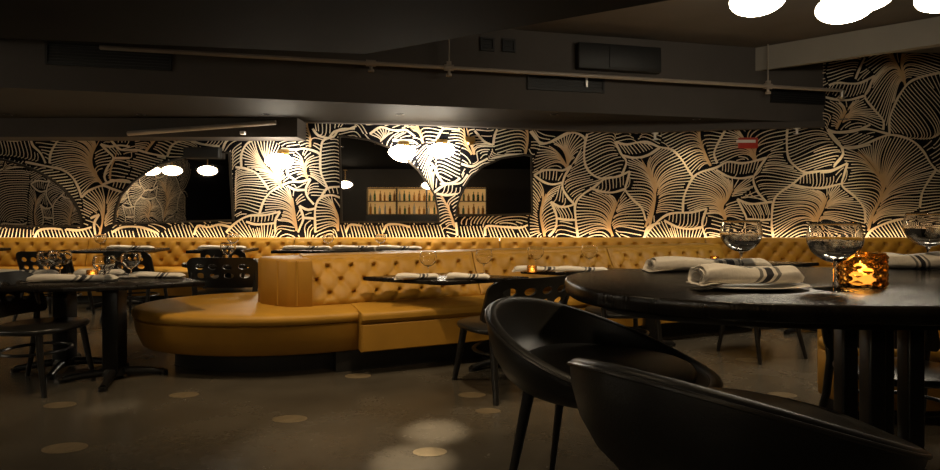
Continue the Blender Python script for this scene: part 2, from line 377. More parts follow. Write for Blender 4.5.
# regions 1 and 2
T(1,[(0,50),(40,60),(80,60),(120,48)],[(120,48),(130,80),(160,110),(180,150)],[(195,150),(200,110),(225,65),(245,45)],[(100,145),(150,155),(200,165),(245,175),(285,205),(310,250),(320,285)],
 [(320,285),(345,260),(400,238),(440,250),(475,262)],[(400,235),(440,220),(480,215),(509,220)],[(395,75),(430,85),(470,80),(509,85)],[(395,75),(430,110),(445,130),(420,170),(410,205),(420,225)],
 [(445,130),(509,130)],[(355,365),(390,350)],[(390,350),(370,385),(375,430)],[(260,408),(310,412),(360,400)],[(135,440),(155,412),(200,405),(240,408)])
N(1,([(400,232),(375,190),(360,150),(365,110),(390,60)],[(320,270),(285,205),(245,175),(195,150),(205,100),(225,65),(250,42),(340,30)],1),
 ([(400,232),(375,190),(360,150),(365,110),(390,60)],[(410,225),(412,200),(440,140),(400,80),(430,42)],1),
 ([(0,120),(60,125),(130,140),(180,150)],[(0,50),(40,60),(80,60),(125,55),(150,100)],0),([(170,140),(165,110),(130,80),(120,40)],[(190,150),(200,100),(225,65),(240,40)],0),
 ([(390,430),(400,390),(410,340)],[(340,400),(325,290),(345,260),(400,240)],1),([(390,430),(400,390),(410,340)],[(450,380),(465,300),(475,264),(430,248)],1),
 ([(445,130),(509,130)],[(410,85),(509,85)],0),([(420,225),(410,205),(445,130)],[(480,215),(509,180),(509,135)],0),([(400,238),(440,250),(475,262)],[(410,232),(440,220),(509,220)],0),
 ([(395,75),(430,85),(490,82)],[(390,42),(450,35),(509,35)],0),([(120,475),(380,475)],[(135,440),(155,412),(200,405),(260,408),(310,412),(362,402)],0),
 ([(-30,475),(120,475)],[(15,405),(70,405),(135,412)],0),([(375,430),(370,385),(390,350)],[(450,440),(440,400),(430,340)],0),([(400,480),(520,480)],[(400,430),(450,410),(520,415)],0))
T(2,[(0,55),(40,95),(80,98),(110,98),(150,110),(220,125)],[(225,125),(240,85),(270,65),(310,60),(360,75),(430,85)],[(0,215),(40,220),(85,225)],[(10,420),(50,400),(120,400),(180,420),(190,430)],
 [(330,430),(345,395),(385,400),(430,390),(475,400)],[(440,100),(460,60),(509,50)])
N(2,([(0,210),(5,170),(20,130),(30,95)],[(90,215),(170,160),(222,125),(150,110),(110,98),(80,98),(45,95)],1),
 ([(140,105),(160,80),(190,45),(210,20)],[(80,98),(40,90),(55,50),(120,30)],1),([(140,105),(160,80),(190,45),(210,20)],[(220,125),(240,85),(270,60),(260,30)],1),
 ([(300,135),(330,110),(345,80)],[(230,125),(240,85),(270,65),(310,60)],0),([(310,60),(360,75),(430,85)],[(330,20),(400,20),(470,30)],0),([(480,370),(480,240),(478,110)],[(515,340),(515,200),(515,70)],0),
 ([(0,475),(200,475)],[(10,420),(50,400),(120,400),(185,425)],0),([(200,475),(330,475)],[(190,430),(260,390),(325,395)],0),([(340,475),(509,475)],[(330,430),(345,395),(430,390),(509,395)],0))
# regions 4 and 5
T(4,[(0,70),(20,50),(60,45),(100,30)],[(150,60),(190,35),(230,45),(260,48),(285,45),(320,70)],[(235,85),(270,85),(310,85),(330,100)],[(400,85),(415,55),(430,40),(489,45)],
 [(395,190),(405,215),(430,245),(470,240),(489,225)],[(380,290),(420,258),(440,250)],[(400,285),(440,290),(480,285)],[(380,170),(400,195)],[(60,430),(75,402),(120,405)],[(200,430),(215,402),(260,400),(300,410)])
N(4,([(40,475),(420,475)],[(40,402),(200,405),(415,402)],0),([(470,410),(445,340),(415,290)],[(415,430),(405,370),(400,300)],1),([(470,410),(445,340),(420,290)],[(489,380),(489,300),(440,290)],1),
 ([(350,95),(340,60),(330,30),(335,0)],[(270,88),(235,85),(260,50),(290,20)],1),([(350,95),(340,60),(330,30),(335,0)],[(400,85),(415,55),(430,40),(420,10)],1),
 ([(190,90),(215,65)],[(150,60),(190,35),(230,45),(280,50)],0),([(400,190),(385,140),(370,100)],[(385,290),(345,200),(315,130)],0),([(405,215),(395,160),(400,100)],[(489,240),(489,180),(489,110)],0),
 ([(400,285),(480,285)],[(420,258),(489,240)],0),([(0,40),(60,30),(100,20)],[(10,70),(60,60),(140,60)],0))
T(5,[(200,95),(205,60),(215,35)],[(345,40),(365,70),(375,90),(400,88),(430,75),(475,50),(489,48)],[(130,40),(165,80),(200,95)],[(80,165),(120,175),(150,160),(180,145)],
 [(0,240),(50,240),(80,235),(105,205)],[(60,385),(65,435)],[(170,435),(175,400),(240,402),(300,405),(330,395)])
N(5,([(320,130),(330,80),(330,30)],[(215,125),(200,95),(205,60),(215,30)],1),([(320,130),(330,80),(330,30)],[(375,125),(375,90),(365,70),(345,35)],1),
 ([(130,130),(115,90),(100,30)],[(205,100),(165,80),(130,35)],1),([(120,130),(100,90),(90,30)],[(20,120),(30,70),(50,30)],1),([(90,200),(95,170),(60,130),(0,110)],[(75,240),(40,235),(0,215)],0),
 ([(200,100),(180,140),(120,175)],[(320,128),(240,135),(165,165)],0),([(60,475),(350,475)],[(65,400),(175,398),(330,398)],0),([(10,430),(5,350),(0,280)],[(62,430),(62,350),(60,290)],0),
 ([(350,340),(352,260),(352,190)],[(385,330),(370,260),(365,195)],0))

def crom(pts, n):
    p = [Vector(q) for q in pts]
    if len(p) == 2: return [p[0].lerp(p[1], i/(n-1)) for i in range(n)]
    L = [0]
    for a, c in zip(p, p[1:]): L.append(L[-1]+(c-a).length)
    out = []; k = 0
    for i in range(n):
        s = L[-1]*i/(n-1)
        while k < len(p)-2 and L[k+1] < s: k += 1
        t = (s-L[k])/max(L[k+1]-L[k], 1e-6)
        a = p[k-1] if k > 0 else p[k]*2-p[k+1]; c = p[k]; d = p[k+1]; e = p[k+2] if k+2 < len(p) else p[k+1]*2-p[k]
        out.append(.5*((2*c)+(d-a)*t+(2*a-5*c+4*d-e)*t*t+(3*c-a-3*d+e)*t**3))
    return out
def plen(p): return sum((Vector(a)-Vector(c)).length for a, c in zip(p, p[1:]))
def to_wall(r, q):
    ox, oy, k = REG[r]; return ((ox+q[0]/k-CX)*WD/F, CZ-(oy+q[1]/k-HY)*WD/F)
def ribbons():
    """[(points on the wall plane, widths, tints, layer)]"""
    out = []
    PX = WD/F
    for r, pts in TH:
        w = [to_wall(r, q) for q in pts]; n = max(6, int(plen(w)/.045))
        c = crom(w, n)
        out.append((c, [PX*(2.15+.35*math.sin(i*.7)) for i in range(n)], [.12]*n, 2))
    occ = {}; CE = PX*1.0
    def mark(pts, fid):
        for a, c in zip(pts, pts[1:]):
            k = max(1, int((c-a).length/(CE*.8)))
            dr = (c-a).normalized() if (c-a).length > 1e-9 else Vector((1,0))
            for h in range(k):
                p = a.lerp(c, h/k); occ.setdefault((int(p.x//CE), int(p.y//CE)), []).append((p, fid, dr))
    def near(p, r, fid):
        R_ = int(r/CE)+1; cx_, cy_ = int(p.x//CE), int(p.y//CE)
        for u in range(cx_-R_, cx_+R_+1):
            for v in range(cy_-R_, cy_+R_+1):
                for q, f, dr in occ.get((u, v), ()):
                    if f != fid and (q-p).length < r: return True
        return False
    for k, o in enumerate(out): mark(o[0], -1)
    for fid, (r, p, q, rib) in enumerate(FN):
        p = [to_wall(r, a) for a in p]; q = [to_wall(r, a) for a in q]
        n = max(5, int(max(plen(q), plen(p)*.9)/(PX*3.15)))
        cq = crom(q, n); cp = cr = crom(p, n)
        if rib: c2_ = crom(p, 200); cp = [c2_[int(199*.80*(i/(n-1))**1.15)] for i in range(n)]
        for i in range(n):
            a = cp[i]; d = cq[i]
            t = cp[min(i+1, n-1)]-cp[max(i-1, 0)]
            t = t.normalized() if t.length > 1e-6 else Vector((0,1))
            v = d-a; L = v.length
            if L < PX*3: continue
            j = random.uniform(-.05, .05)
            c1 = a+t*L*((.52 if rib else .36)+j)+v*.06; c2 = d-v*(.30+j)+t*L*(.10 if rib else .04)
            m = max(6, int(L/.045)); pts = []; ti = []; wd = []
            def flush():
                if len(pts) > 3: out.append((list(pts), list(wd), list(ti), 1)); mark(pts, fid)
                pts.clear(); ti.clear(); wd.clear()
            for k in range(m):
                u = k/(m-1); g = a*(1-u)**3+c1*3*u*(1-u)**2+c2*3*u*u*(1-u)+d*u**3
                if .06 < u < .94 and near(g, PX*1.5, fid): flush(); continue
                pts.append(g)
                ti.append(min(1, (.85 if rib else .35)*(1-u)**1.6+.05)); wd.append(PX*(.92-.2*u*(1-u)*2+(.3 if rib else 0)*(1-u)))
            flush()
        if rib:
            out.append((cr, [PX*(2.4-1.7*i/(n-1)) for i in range(n)], [.8]*n, 1.6)); mark(cr, fid)
    # remaining bare patches: hair lines that follow their neighbours
    def flow(p):
        sx = sy = 0; R_ = 9; cx_, cy_ = int(p.x//CE), int(p.y//CE)
        for u in range(cx_-R_, cx_+R_+1):
            for v in range(cy_-R_, cy_+R_+1):
                for q, f, dr in occ.get((u, v), ())[:2]:
                    w = 1/((q-p).length+PX)**2*(1 if f >= 0 else .3); a = 2*math.atan2(dr.y, dr.x); sx += w*math.cos(a); sy += w*math.sin(a)
        if sx == 0 and sy == 0: return None
        a = math.atan2(sy, sx)/2; return Vector((math.cos(a), math.sin(a)))
    fid = 10000
    boxes = [(-6,118,946,246),(822,46,946,120)]
    for bx in boxes:
        py = bx[1]
        while py < bx[3]:
            px = bx[0]+random.uniform(0,2)
            while px < bx[2]:
                p0 = Vector(((px-CX)*PX, CZ-(py-HY)*PX))
                if not near(p0, PX*2.9, -5):
                    line = []
                    for sg in (1,-1):
                        p = p0; half = []; prev = None
                        for k in range(26):
                            dr = flow(p)
                            if dr is None: break
                            if prev is None: dr = dr*sg
                            elif dr.dot(prev) < 0: dr = -dr
                            prev = dr; p = p+dr*PX*2.2
                            if near(p, PX*1.7, fid): break
                            half.append(p)
                        line = half[::-1]+([p0] if sg == 1 else [])+line if sg == 1 else line+half
                    if len(line) > 3:
                        out.append((line, [PX*.92]*len(line), [.15]*len(line), 1)); mark(line, fid)
                    fid += 1
                px += 3.0
            py += 3.0
    return out
RIB = ribbons()
def wallpaper(b, place, gap, keep=lambda x, z: True):
    """adds the pattern to a wall mesh; place(x, z, off) -> world point"""
    b.cur = 1
    for ri, (pts, wd, ti, layer) in enumerate(RIB):
        layer = layer*1.6+(ri*7 % 23)*.06
        if not any(keep(p[0], p[1]) for p in pts): continue
        n = len(pts); vs = []
        for i, p in enumerate(pts):
            t = pts[min(i+1, n-1)]-pts[max(i-1, 0)]
            if t.length < 1e-9: t = Vector((1,0))
            t.normalize(); nn = Vector((-t.y, t.x))*wd[i]*.5
            for q in (p+nn, p-nn): vs.append(place(q.x, q.y, gap*layer))
            b.tint += [ti[i], ti[i]]
        b.add(vs, [(2*i, 2*i+1, 2*i+3, 2*i+2) for i in range(n-1)])
    b.cur = 0
b = MB(); b.box(((XL+XR)/2, WD+.06, HC/2), (XR-XL+.2, .12, HC)); b.tint = [0]*8
wallpaper(b, lambda x, z, o: Vector((x, WD-o, max(.02, min(HC-.01, z)))), .002)
struct(b.build('wall_back', [M['paper'], M['line']]))
b = MB(); b.box((XL-.06, (YB+WD)/2, HC/2), (.12, WD-YB, HC)); b.tint = [0]*8
wallpaper(b, lambda x, z, o: Vector((XL+o, 7.4-(x+.5)*.95, max(.02, min(HC-.01, z)))), .002, lambda x, z: -.4 < x < 7.4)
struct(b.build('wall_left', [M['paper'], M['line']]))

# --- diagonal bulkhead, left ceiling slab, soffit box, valance, beam
A0 = Vector((-5.29,6.30)); A1 = Vector((5.53,8.75)); du = (A1-A0).normalized(); dn = Vector((du.y,-du.x))   # dn points to the camera
AL = A0+du*((XL-A0.x)/du.x)
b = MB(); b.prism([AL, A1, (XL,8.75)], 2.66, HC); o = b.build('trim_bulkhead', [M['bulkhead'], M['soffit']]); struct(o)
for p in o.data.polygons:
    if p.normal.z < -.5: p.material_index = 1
b = MB(); b.prism([(XL,4.75),(-4.57,5.44),(-1.12,5.99),(1.6,4.47),(3.5,3.43),(5.2,2.5),(5.2,YB),(XL,YB)], 2.95, HC)
struct(b.build('trim_ceiling_slab', M['ceiling_black']))
b = MB(); b.prism([(XL,8.30),(-2.56,8.30),(-2.56,8.75),(XL,8.75)], 2.376, 2.66); struct(b.build('trim_soffit_box', M['bulkhead']))
b = MB()
pp = [(297,122),(400,124),(470,126.5),(560,130),(640,132.5),(720,129.5),(825,127)]
fr = []
for px, y in pp:
    q = P(px, y, 8.62); fr.append([Vector((q.x,8.62,2.665)), Vector((q.x,8.62,q.z)), Vector((q.x,8.74,q.z)), Vector((q.x,8.74,2.665))])
b.loft(fr); struct(b.build('trim_valance', M['bulkhead']))
b = MB(); b0 = Vector((4.0,8.74)); b1 = Vector((8.6,4.95)); bd = (b1-b0).normalized(); bn = Vector((-bd.y,bd.x))
if bn.y < 0: bn = -bn
b.prism([b0, b1, b1+bn*.30, b0+bn*.05+bd*.3], 3.40, HC); struct(b.build('trim_beam', M['beam']))

def on_face(px, y, off=0.):
    """where the line of sight through a pixel meets the bulkhead's front face (or a plane OFF in front of it)"""
    a = A0+dn*off; k = (px-CX)/F
    d = (a.dot(dn))/(k*dn.x+dn.y)
    return Vector((k*d, d, CZ-(y-HY)*d/F))
def face_panel(name, label, cat, px0, y0, px1, y1, dy0=0, dy1=0, depth=.03, m='ventblack', slats=0):
    """dark box on the bulkhead; dy shifts its right side"""
    c = [on_face(px0,y1), on_face(px1,y1+dy1), on_face(px1,y0+dy0), on_face(px0,y0)]
    z0 = (c[0].z+c[1].z)/2; z1 = (c[2].z+c[3].z)/2
    base = Vector((c[0].x, c[0].y, z0)); L = (Vector((c[1].x,c[1].y))-Vector((c[0].x,c[0].y))).length
    t = thing(name, label, cat, base, math.atan2(du.y, du.x))
    f = MB()
    fw = .025; H = z1-z0
    for cx_, cz_, sx_, sz_ in ((L/2, fw/2, L, fw), (L/2, H-fw/2, L, fw), (fw/2, H/2, fw, H-2*fw), (L-fw/2, H/2, fw, H-2*fw)):
        f.box((cx_, -depth/2, cz_), (sx_, depth, sz_))
    f.build('frame', M[m], t)
    f = MB(); f.box((L/2, -.004, H/2), (L-2*fw, .008, H-2*fw))
    if slats:
        for k in range(slats): f.box((L/2, -depth*.45, fw+(H-2*fw)*(k+.5)/slats), (L-2*fw, depth*.6, .006))
    f.build('grille', M[m], t)
    return t
face_panel('air_vent', 'long black air vent on the bulkhead above the left tables', 'vent', 46,43,172,68, 6, 0, slats=6)
v = face_panel('air_vent', 'black air vent with a small pale tab, under the ceiling pipe at mid bulkhead', 'vent', 527,73,604,90, 3, 3, slats=5)
q = MB(); q.box((.86,-.04,.15), (.03,.02,.16)); q.build('tab', M['steel'], v)['label'] = 'pale metal tab'
face_panel('air_vent', 'black air vent near the end where the bulkhead meets the wallpaper', 'vent', 770,88,824,103, 4, 2, slats=5)
face_panel('wall_grille', 'small square black grille, nearer the ceiling pipe hanger', 'grille', 480,38,494,51, .5, .5, slats=3)
face_panel('wall_grille', 'small square black grille, farther from the ceiling pipe hanger', 'grille', 502,39,515,52, .5, .5, slats=3)
c0 = on_face(575,70); c1 = on_face(657,71)
t = thing('loudspeaker', 'black box loudspeaker on the bulkhead above the pipe', 'speaker', Vector((c0.x,c0.y,c0.z)), math.atan2(du.y, du.x))
L = (c1-c0).length; H = on_face(575,44).z-c0.z
b = MB(); b.box((L/2,-.06,H/2), (L,.12,H), bev=.015); b.build('cabinet', M['ventblack'], t)
b = MB(); b.box((L*.66,-.126,H/2), (L*.6,.012,H*.84), bev=.005); b.build('front_grille', M['ventblack'], t)

# pipe with fittings
PO = .2; ZP = 3.125
def pipe_pt(px):
    q = on_face(px, 70, PO); return Vector((q.x, q.y, ZP))
t = thing('ceiling_pipe', 'thin pale sprinkler pipe running along the dark bulkhead', 'pipe', (0,0,0))
b = MB(); pa = pipe_pt(100); pb = pipe_pt(842); b.tube([pa.lerp(pb, i/20) for i in range(21)], .026, 12); b.build('pipe_run', M['pipe'], t)
for px in (371,449,768):
    q = pipe_pt(px); h = MB(); h.tube([q-Vector((du.x,du.y,0))*.06, q+Vector((du.x,du.y,0))*.06], .042, 12)
    h.cyl(q, q+Vector((0,0,-.08)), .022, .018, 10); h.cyl(q+Vector((0,0,-.08)), q+Vector((0,0,-.11)), .04, .04, 10)
    h.build('sprinkler_head', M['pipe'], t)
for px in (449,768):
    q = pipe_pt(px); h = MB(); h.cyl(q+Vector((0,0,.02)), Vector((q.x,q.y,HC)), .009, .009, 8); h.box(q+Vector((0,0,.05)), (.06,.05,.06)); h.build('hanger_rod', M['pipe'], t)
q = pb; h = MB(); h.cyl(q, q+Vector((0,-.0,-.10)), .03, .03, 12); h.cyl(q+Vector((0,0,-.10)), q+Vector((0,0,-.14)), .05, .02, 12); h.build('end_elbow', M['steel'], t)

# small white fittings under the soffit, pale conduit on the soffit box
def soffit_head(px, y, d, ztop, label):
    q = P(px, y, d); t = thing('sprinkler_head', label, 'sprinkler', (q.x,q.y,ztop))
    h = MB(); h.lathe([(0,0),(.05,0),(.05,-.012),(.02,-.02),(.016,ztop*0-(ztop-q.z)),(0,-(ztop-q.z))], 14); h.build('escutcheon', M['white'], t)
    h = MB(); h.lathe([(0,-(ztop-q.z)),(.05,-(ztop-q.z)-.004),(.05,-(ztop-q.z)-.012),(0,-(ztop-q.z)-.016)], 14); h.build('deflector', M['steel'], t)
soffit_head(655,139,8.68,P(655,132.4,8.62).z,'white sprinkler head under the bulkhead, farther from the red sign')
soffit_head(797,133,8.68,P(797,127.5,8.62).z,'white sprinkler head under the bulkhead end, on the far side of the red sign')
b = MB(); p0 = P(128,133.5,8.262); p1 = P(276,122.5,8.262)
b.tube([p0.lerp(p1, i/8) for i in range(9)], .035, 10); tag(b.build('conduit_pipe', M['pipe']), 'pale slanting conduit on the low soffit above the left mirror', 'pipe')
q = P(243,133,8.27); b = MB(); b.box(q, (.07,.08,.05), bev=.008); tag(b.build('ceiling_sensor', M['white']), 'tiny white sensor box on the soffit front near the conduit', 'sensor')

# red sign
q = P(748,143,WD-.03); t = thing('wall_sign', 'small red sign with a pale bar on the dark wallpaper', 'sign', (q.x,WD,q.z))
b = MB(); b.box((.0,-.03,0), (.29,.06,.165), bev=.01); b.build('sign_body', M['red'], t)
b = MB(); b.prism([(-.20,-.066),(-.17,-.061),(.10,-.061),(.10,-.068),(-.17,-.068)], .0, .045); b.build('pale_bar', M['white'], t)['label'] = 'pale pointed bar'

# ------------------------------------------------------------------ mirrors
def mirror(label, pts, d=WD):
    w = [P(x, y, d) for x, y in pts]
    cx = sum(p.x for p in w)/len(w); z0 = min(p.z for p in w)
    t = thing('wall_mirror', label, 'mirror', (cx, d, z0))
    pl = [Vector((p.x-cx, p.z-z0)) for p in w]
    A = sum(pl[i].x*pl[(i+1)%len(pl)].y-pl[(i+1)%len(pl)].x*pl[i].y for i in range(len(pl)))
    if A < 0: pl = pl[::-1]
    inn = inset(pl, .03); n = len(pl)
    b = MB(); vs = [(p.x,-.03,p.y) for p in inn]+[(p.x,-.012,p.y) for p in inn]
    b.add(vs, [tuple(range(n))]+[tuple(range(n,2*n))[::-1]]+[(i,(i+1)%n,n+(i+1)%n,n+i) for i in range(n)]); b.build('mirror_glass', M['mirror'], t, sharp=10)
    b = MB(); rings = []
    for off, y in ((0,-.005),(0,-.045),(.03,-.045),(.03,-.005)):
        qq = inset(pl, off) if off else pl; rings.append([Vector((p.x,y,p.y)) for p in qq])
    b.loft(rings+[rings[0]], cap=False); b.build('mirror_frame', M['mirrorframe'], t)
    return t
def arc(p0, p1, c, n=14):
    """quarter-ellipse from p0 (on the side) to p1 (top) about corner c"""
    return [(c[0]+(p0[0]-c[0])*math.cos(k/n*PI/2)+(p1[0]-c[0])*math.sin(k/n*PI/2), c[1]+(p0[1]-c[1])*math.cos(k/n*PI/2)+(p1[1]-c[1])*math.sin(k/n*PI/2)) for k in range(n+1)]
mirror('half arch mirror above the banquette, cut by the left picture edge', [(-95,227),(-95,154)]+arc((84,227),(-40,154),(-40,227))[::-1])
mirror('half arch mirror reflecting three lit globes and more leaf wallpaper', [(235,221)]+[(231,152),(217,151.5)]+[(187,156),(161,163),(143,174),(133,182),(121,195),(116,208),(114,225)])
mirror('tall half arch mirror with straight side next to the first wall lamps, reflecting bar shelves', [(341,223),(339,135),(352,136.5),(369,139),(390,147),(405,157),(418,168.5),(428,182),(436,195),(439,210),(440,223)])
mirror('smaller half arch mirror farther from the lamps, curved side facing them', [(533,215),(532,155.5),(524,154),(501,157.5),(482,166),(468,179),(460,195),(456,207),(455,217)])
q = P(203,153,WD-.08); b = MB(); b.box((q.x,WD-.08,q.z), (.55,.15,.17), bev=.015); tag(b.build('wall_speaker', M['ventblack']), 'black box speaker on the wallpaper just above a half arch mirror', 'speaker')

# ------------------------------------------------------------------ lamps
def globe_mesh(rx, rz): 
    b = MB(); b.lathe([(0,-rz)]+[(rx*math.sin(PI*k/16), -rz*math.cos(PI*k/16)) for k in range(1,16)]+[(0,rz)], 32); return b
def make_sconce():
    t = thing('wall_lamp', '', 'lamp', group=None)
    b = MB(); b.box((0,-.02,.145), (.17,.04,.10), bev=.012); b.tube([(0,-.03,.15),(0,-.12,.16),(0,-.16,.13),(0,-.16,.09)], .014, 10)
    b.lathe([(0,.115),(.07,.11),(.075,.085),(.06,.08),(0,.08)], 20, (0,-.16,0)); b.build('brass_mount', M['brass'], t)
    g = globe_mesh(.205,.108); g.build('globe_shade', M['sconce_globe'], t, loc=(0,-.23,0)); return t
sconce = Proto(make_sconce)
for px, y, lab in ((279,161,'lit white globe wall lamp alone on the leaf wallpaper between two mirrors'),
                   (402,152.5,'lit white globe wall lamp overlapping the curved edge of the tall mirror'),
                   (441,150.5,'lit white globe wall lamp on the strip of wallpaper between two half arch mirrors')):
    q = P(px, y, WD-.23); sconce((q.x, WD, q.z), 0, lab, 'lit globe wall lamps')
q = P(470,140,WD); b = MB(); b.box((q.x,WD-.03,q.z), (.16,.06,.09), bev=.012); b.lathe([(0,-.09),(.05,-.08),(.06,-.05),(0,-.05)],16,(q.x,WD-.06,q.z))
tag(b.build('brass_wall_fitting', M['brass']), 'brass wall fitting without a globe above the smaller mirror', 'lamp fitting')
def make_pendant():
    t = thing('ceiling_lamp', '', 'lamp')
    globe_mesh(.245,.125).build('globe_shade', M['globe'], t)
    b = MB(); b.lathe([(0,.15),(.07,.145),(.075,.11),(0,.108)], 20); b.build('cap', M['brass'], t)
    b = MB(); b.cyl((0,0,.14), (0,0,.50), .012, .012, 10); b.lathe([(0,.53),(.07,.52),(.07,.50),(0,.49)],20); b.build('stem', M['brass'], t); return t
pend = Proto(make_pendant)
for X, Y, Z, lab in ((2.36,4.6,3.0,'lit white globe ceiling lamp, the one hanging by itself over the oval table'),
                  (3.08,4.6,2.94,'lit white globe ceiling lamp, lowest and frontmost of the overlapping pair'),
                  (3.5,4.95,3.16,'lit white globe ceiling lamp partly behind the lowest globe'),
                  (4.15,4.9,3.14,'lit white globe ceiling lamp cut by the right picture corner')):
    pend((X,Y,Z), 0, lab, 'lit globe ceiling lamps', (.86,.86,.95))
for o in kids(pend.o): pass
for X, Y, Z in ((-8.5,2.55,2.38),(-7.95,2.5,2.38),(-7.0,2.5,2.38)):
    pend((X,Y,Z), 0, 'lit globe lamp seen only as reflection in the left mirrors', 'globe lamps seen in the mirror')
for X, Y, Z in ((-4.4,-2.3,2.25),(-1.45,-2.3,2.22)):
    pend((X,Y,Z), 0, 'lit globe lamp over the bar seen only in the tall mirror', 'globe lamps over the bar')
for X, Y, e in ((-1.9,3.75,100),(-.3,3.6,118),(1.2,3.9,50),(-3.3,3.2,40),(1.25,1.75,85),(-.6,1.6,26),(3.9,2.6,58)):  # the last one is an unseen lamp added to brighten the booth bench
    t = thing('recessed_downlight', 'unseen round recessed downlight in the dark ceiling slab above the aisle', 'lamp', (X,Y,2.95), 0, 'downlights in the ceiling slab')
    b = MB(); b.lathe([(.085,0),(.085,-.012),(.06,-.012),(.06,0),(.085,0)], 24); b.build('trim_ring', M['blackmetal'], t)
    b = MB(); b.lathe([(0,-.004),(.058,-.004),(.058,0),(0,0)], 24); b.build('lens', M['downled'], t)
    l = bpy.data.lights.new('downlight_beam', 'SPOT'); l.energy = e; l.color = (1,.76,.46); l.spot_size = math.radians(98); l.spot_blend = .9; l.shadow_soft_size = .06
    lo = bpy.data.objects.new('downlight_beam', l); COL.objects.link(lo); lo.parent = t; lo.location = (0,0,-.03)
    d = Vector((0,.9,-2.0)) if e > 60 else Vector((0,.4,-2)); lo.rotation_euler = d.to_track_quat('-Z','Y').to_euler()

for X, Y, Z, e, c in ((-.20,3.20,2.95,750,9),(-.29,2.82,2.95,850,10),(-.80,3.05,2.95,150,22),(-2.3,3.62,2.95,110,8)):
    t = thing('recessed_downlight', 'narrow recessed downlight in the dark ceiling slab over the open floor', 'lamp', (X,Y,Z), 0, 'narrow downlights over the floor')
    b = MB(); b.lathe([(.06,0),(.06,-.012),(.04,-.012),(.04,0),(.06,0)], 24); b.build('trim_ring', M['blackmetal'], t)
    l = bpy.data.lights.new('downlight_beam', 'SPOT'); l.energy = e; l.color = (1,.86,.64); l.spot_size = math.radians(c); l.spot_blend = 1; l.shadow_soft_size = .03
    lo = bpy.data.objects.new('downlight_beam', l); COL.objects.link(lo); lo.parent = t; lo.location = (0,0,-.02)
for X in (-6.6,-4.7,-2.9,-1.0,1.2,3.4,5.6):  # extra lamps added to brighten the wall banquette and its tables
    Y = 8.0 if X < 3 else 8.4
    t = thing('added_soffit_light', 'small added light flush in the bulkhead underside, brightening the wall banquette', 'lamp', (X,Y,2.66), 0, 'added lights over the wall banquette')
    b = MB(); b.lathe([(.06,0),(.06,-.006),(.04,-.006),(.04,0),(.06,0)], 24); b.build('trim_ring', M['blackmetal'], t)
    l = bpy.data.lights.new('downlight_beam', 'SPOT'); l.energy = 115 if X < 3 else 55; l.color = (1,.78,.48); l.spot_size = math.radians(104); l.spot_blend = 1; l.shadow_soft_size = .04
    lo = bpy.data.objects.new('downlight_beam', l); COL.objects.link(lo); lo.parent = t; lo.location = (0,0,-.02); lo.rotation_euler = Vector((0,-.05,-1)).to_track_quat('-Z','Y').to_euler()

# ------------------------------------------------------------------ banquettes
def tufted(b, p0, u, n, L, zb, zt, ob, ot, thick, sp=.2, row=.1, amp=.028, step=.02, taper=None):
    """tufted back: p0 2D origin, u along, n away from the sitter; ob/ot offsets along n at bottom/top of the front face"""
    nu = max(8, int(L/step)); nv = max(10, int((zt-zb)/step))
    rings = []
    for i in range(nu+1):
        s = L*i/nu; ring = []
        for j in range(nv+1):
            v = j/nv; z = zb+(zt-zb)*v; o = ob+(ot-ob)*v
            a = s/sp+(z-zt+.07)/(2*row); c = s/sp-(z-zt+.07)/(2*row)
            cr = (abs(math.sin(PI*a))*abs(math.sin(PI*c)))**.35
            da = a-round(a); dc = c-round(c); bt = math.exp(-(da*da+dc*dc)/.016)
            edge = min(1, v/.08, (1-v)/.06, s/.04, (L-s)/.04)
            h = amp*(.55*cr-1.0*bt)*max(0, edge)
            ring.append((o-h, z))
        for k in range(1, 5):
            w = k/4*PI/2; ring.append((ot+.03*(1-math.cos(w))*1.2, zt+.03*math.sin(w)))
        ring += [(ot+thick, zt+.03), (ot+thick+.02, zt+.015), (ot+thick+.02, zb-.05), (ob+.03, zb-.05)]
        rings.append([Vector((p0[0]+u[0]*s+n[0]*o, p0[1]+u[1]*s+n[1]*o, z)) for o, z in ring])
    b.loft(rings)
def roundedbar(b, p0, u, n, L, o0, o1, z0, z1, r=.03, crown=0.):
    prof = [(o0+r,z0),(o0,z0+r)]+[(o0+r*(1-math.cos(k/4*PI/2)), z1-r+r*math.sin(k/4*PI/2)) for k in range(5)]+[((o0+o1)/2, z1+crown),(o1,z1),(o1,z0)]
    rings = [[Vector((p0[0]+u[0]*s+n[0]*(o+e), p0[1]+u[1]*s+n[1]*(o+e), z-e*.3)) for o, z in prof] for s, e in ((0,.012),(.012,0),(L-.012,0),(L,.012))]
    b.loft(rings)

# along the back wall
t = thing('wall_banquette', 'long tufted mustard leather banquette under the mirrors along the leaf wallpaper', 'banquette', (0,8.3,0))
x0 = XL+.15; LW = XR-.15-x0
def loc(o, t): 
    for v in o.data.vertices: v.co -= t.location
seg = [0, 3.1, 6.2, 9.3, 12.4, LW]
for a, c in zip(seg, seg[1:]):
    b = MB(); tufted(b, (x0+a+.006,0), (1,0), (0,1), c-a-.012, .45, .845, 8.36, 8.45, .14, sp=.225, row=.115, amp=.05, step=.026); loc(b.build('backrest', M['leather'], t), t)
    b = MB(); roundedbar(b, (x0+a+.004,0), (1,0), (0,1), c-a-.008, 7.72, 8.40, .30, .45, .03, .012); loc(b.build('seat', M['leather'], t), t)
b = MB(); b.box((x0+LW/2, 8.12, .20), (LW, .74, .19)); loc(b.build('seat_base', M['leather_dark'], t), t)
b = MB(); b.box((x0+LW/2, 8.2, .052), (LW, .66, .10)); loc(b.build('plinth', M['plinth'], t), t)
b = MB(); b.box((x0+LW/2, 8.66, .84), (LW, .03, .03)); o = b.build('light_strip', M['led'], t); loc(o, t); o['label'] = 'warm glowing strip behind the back'

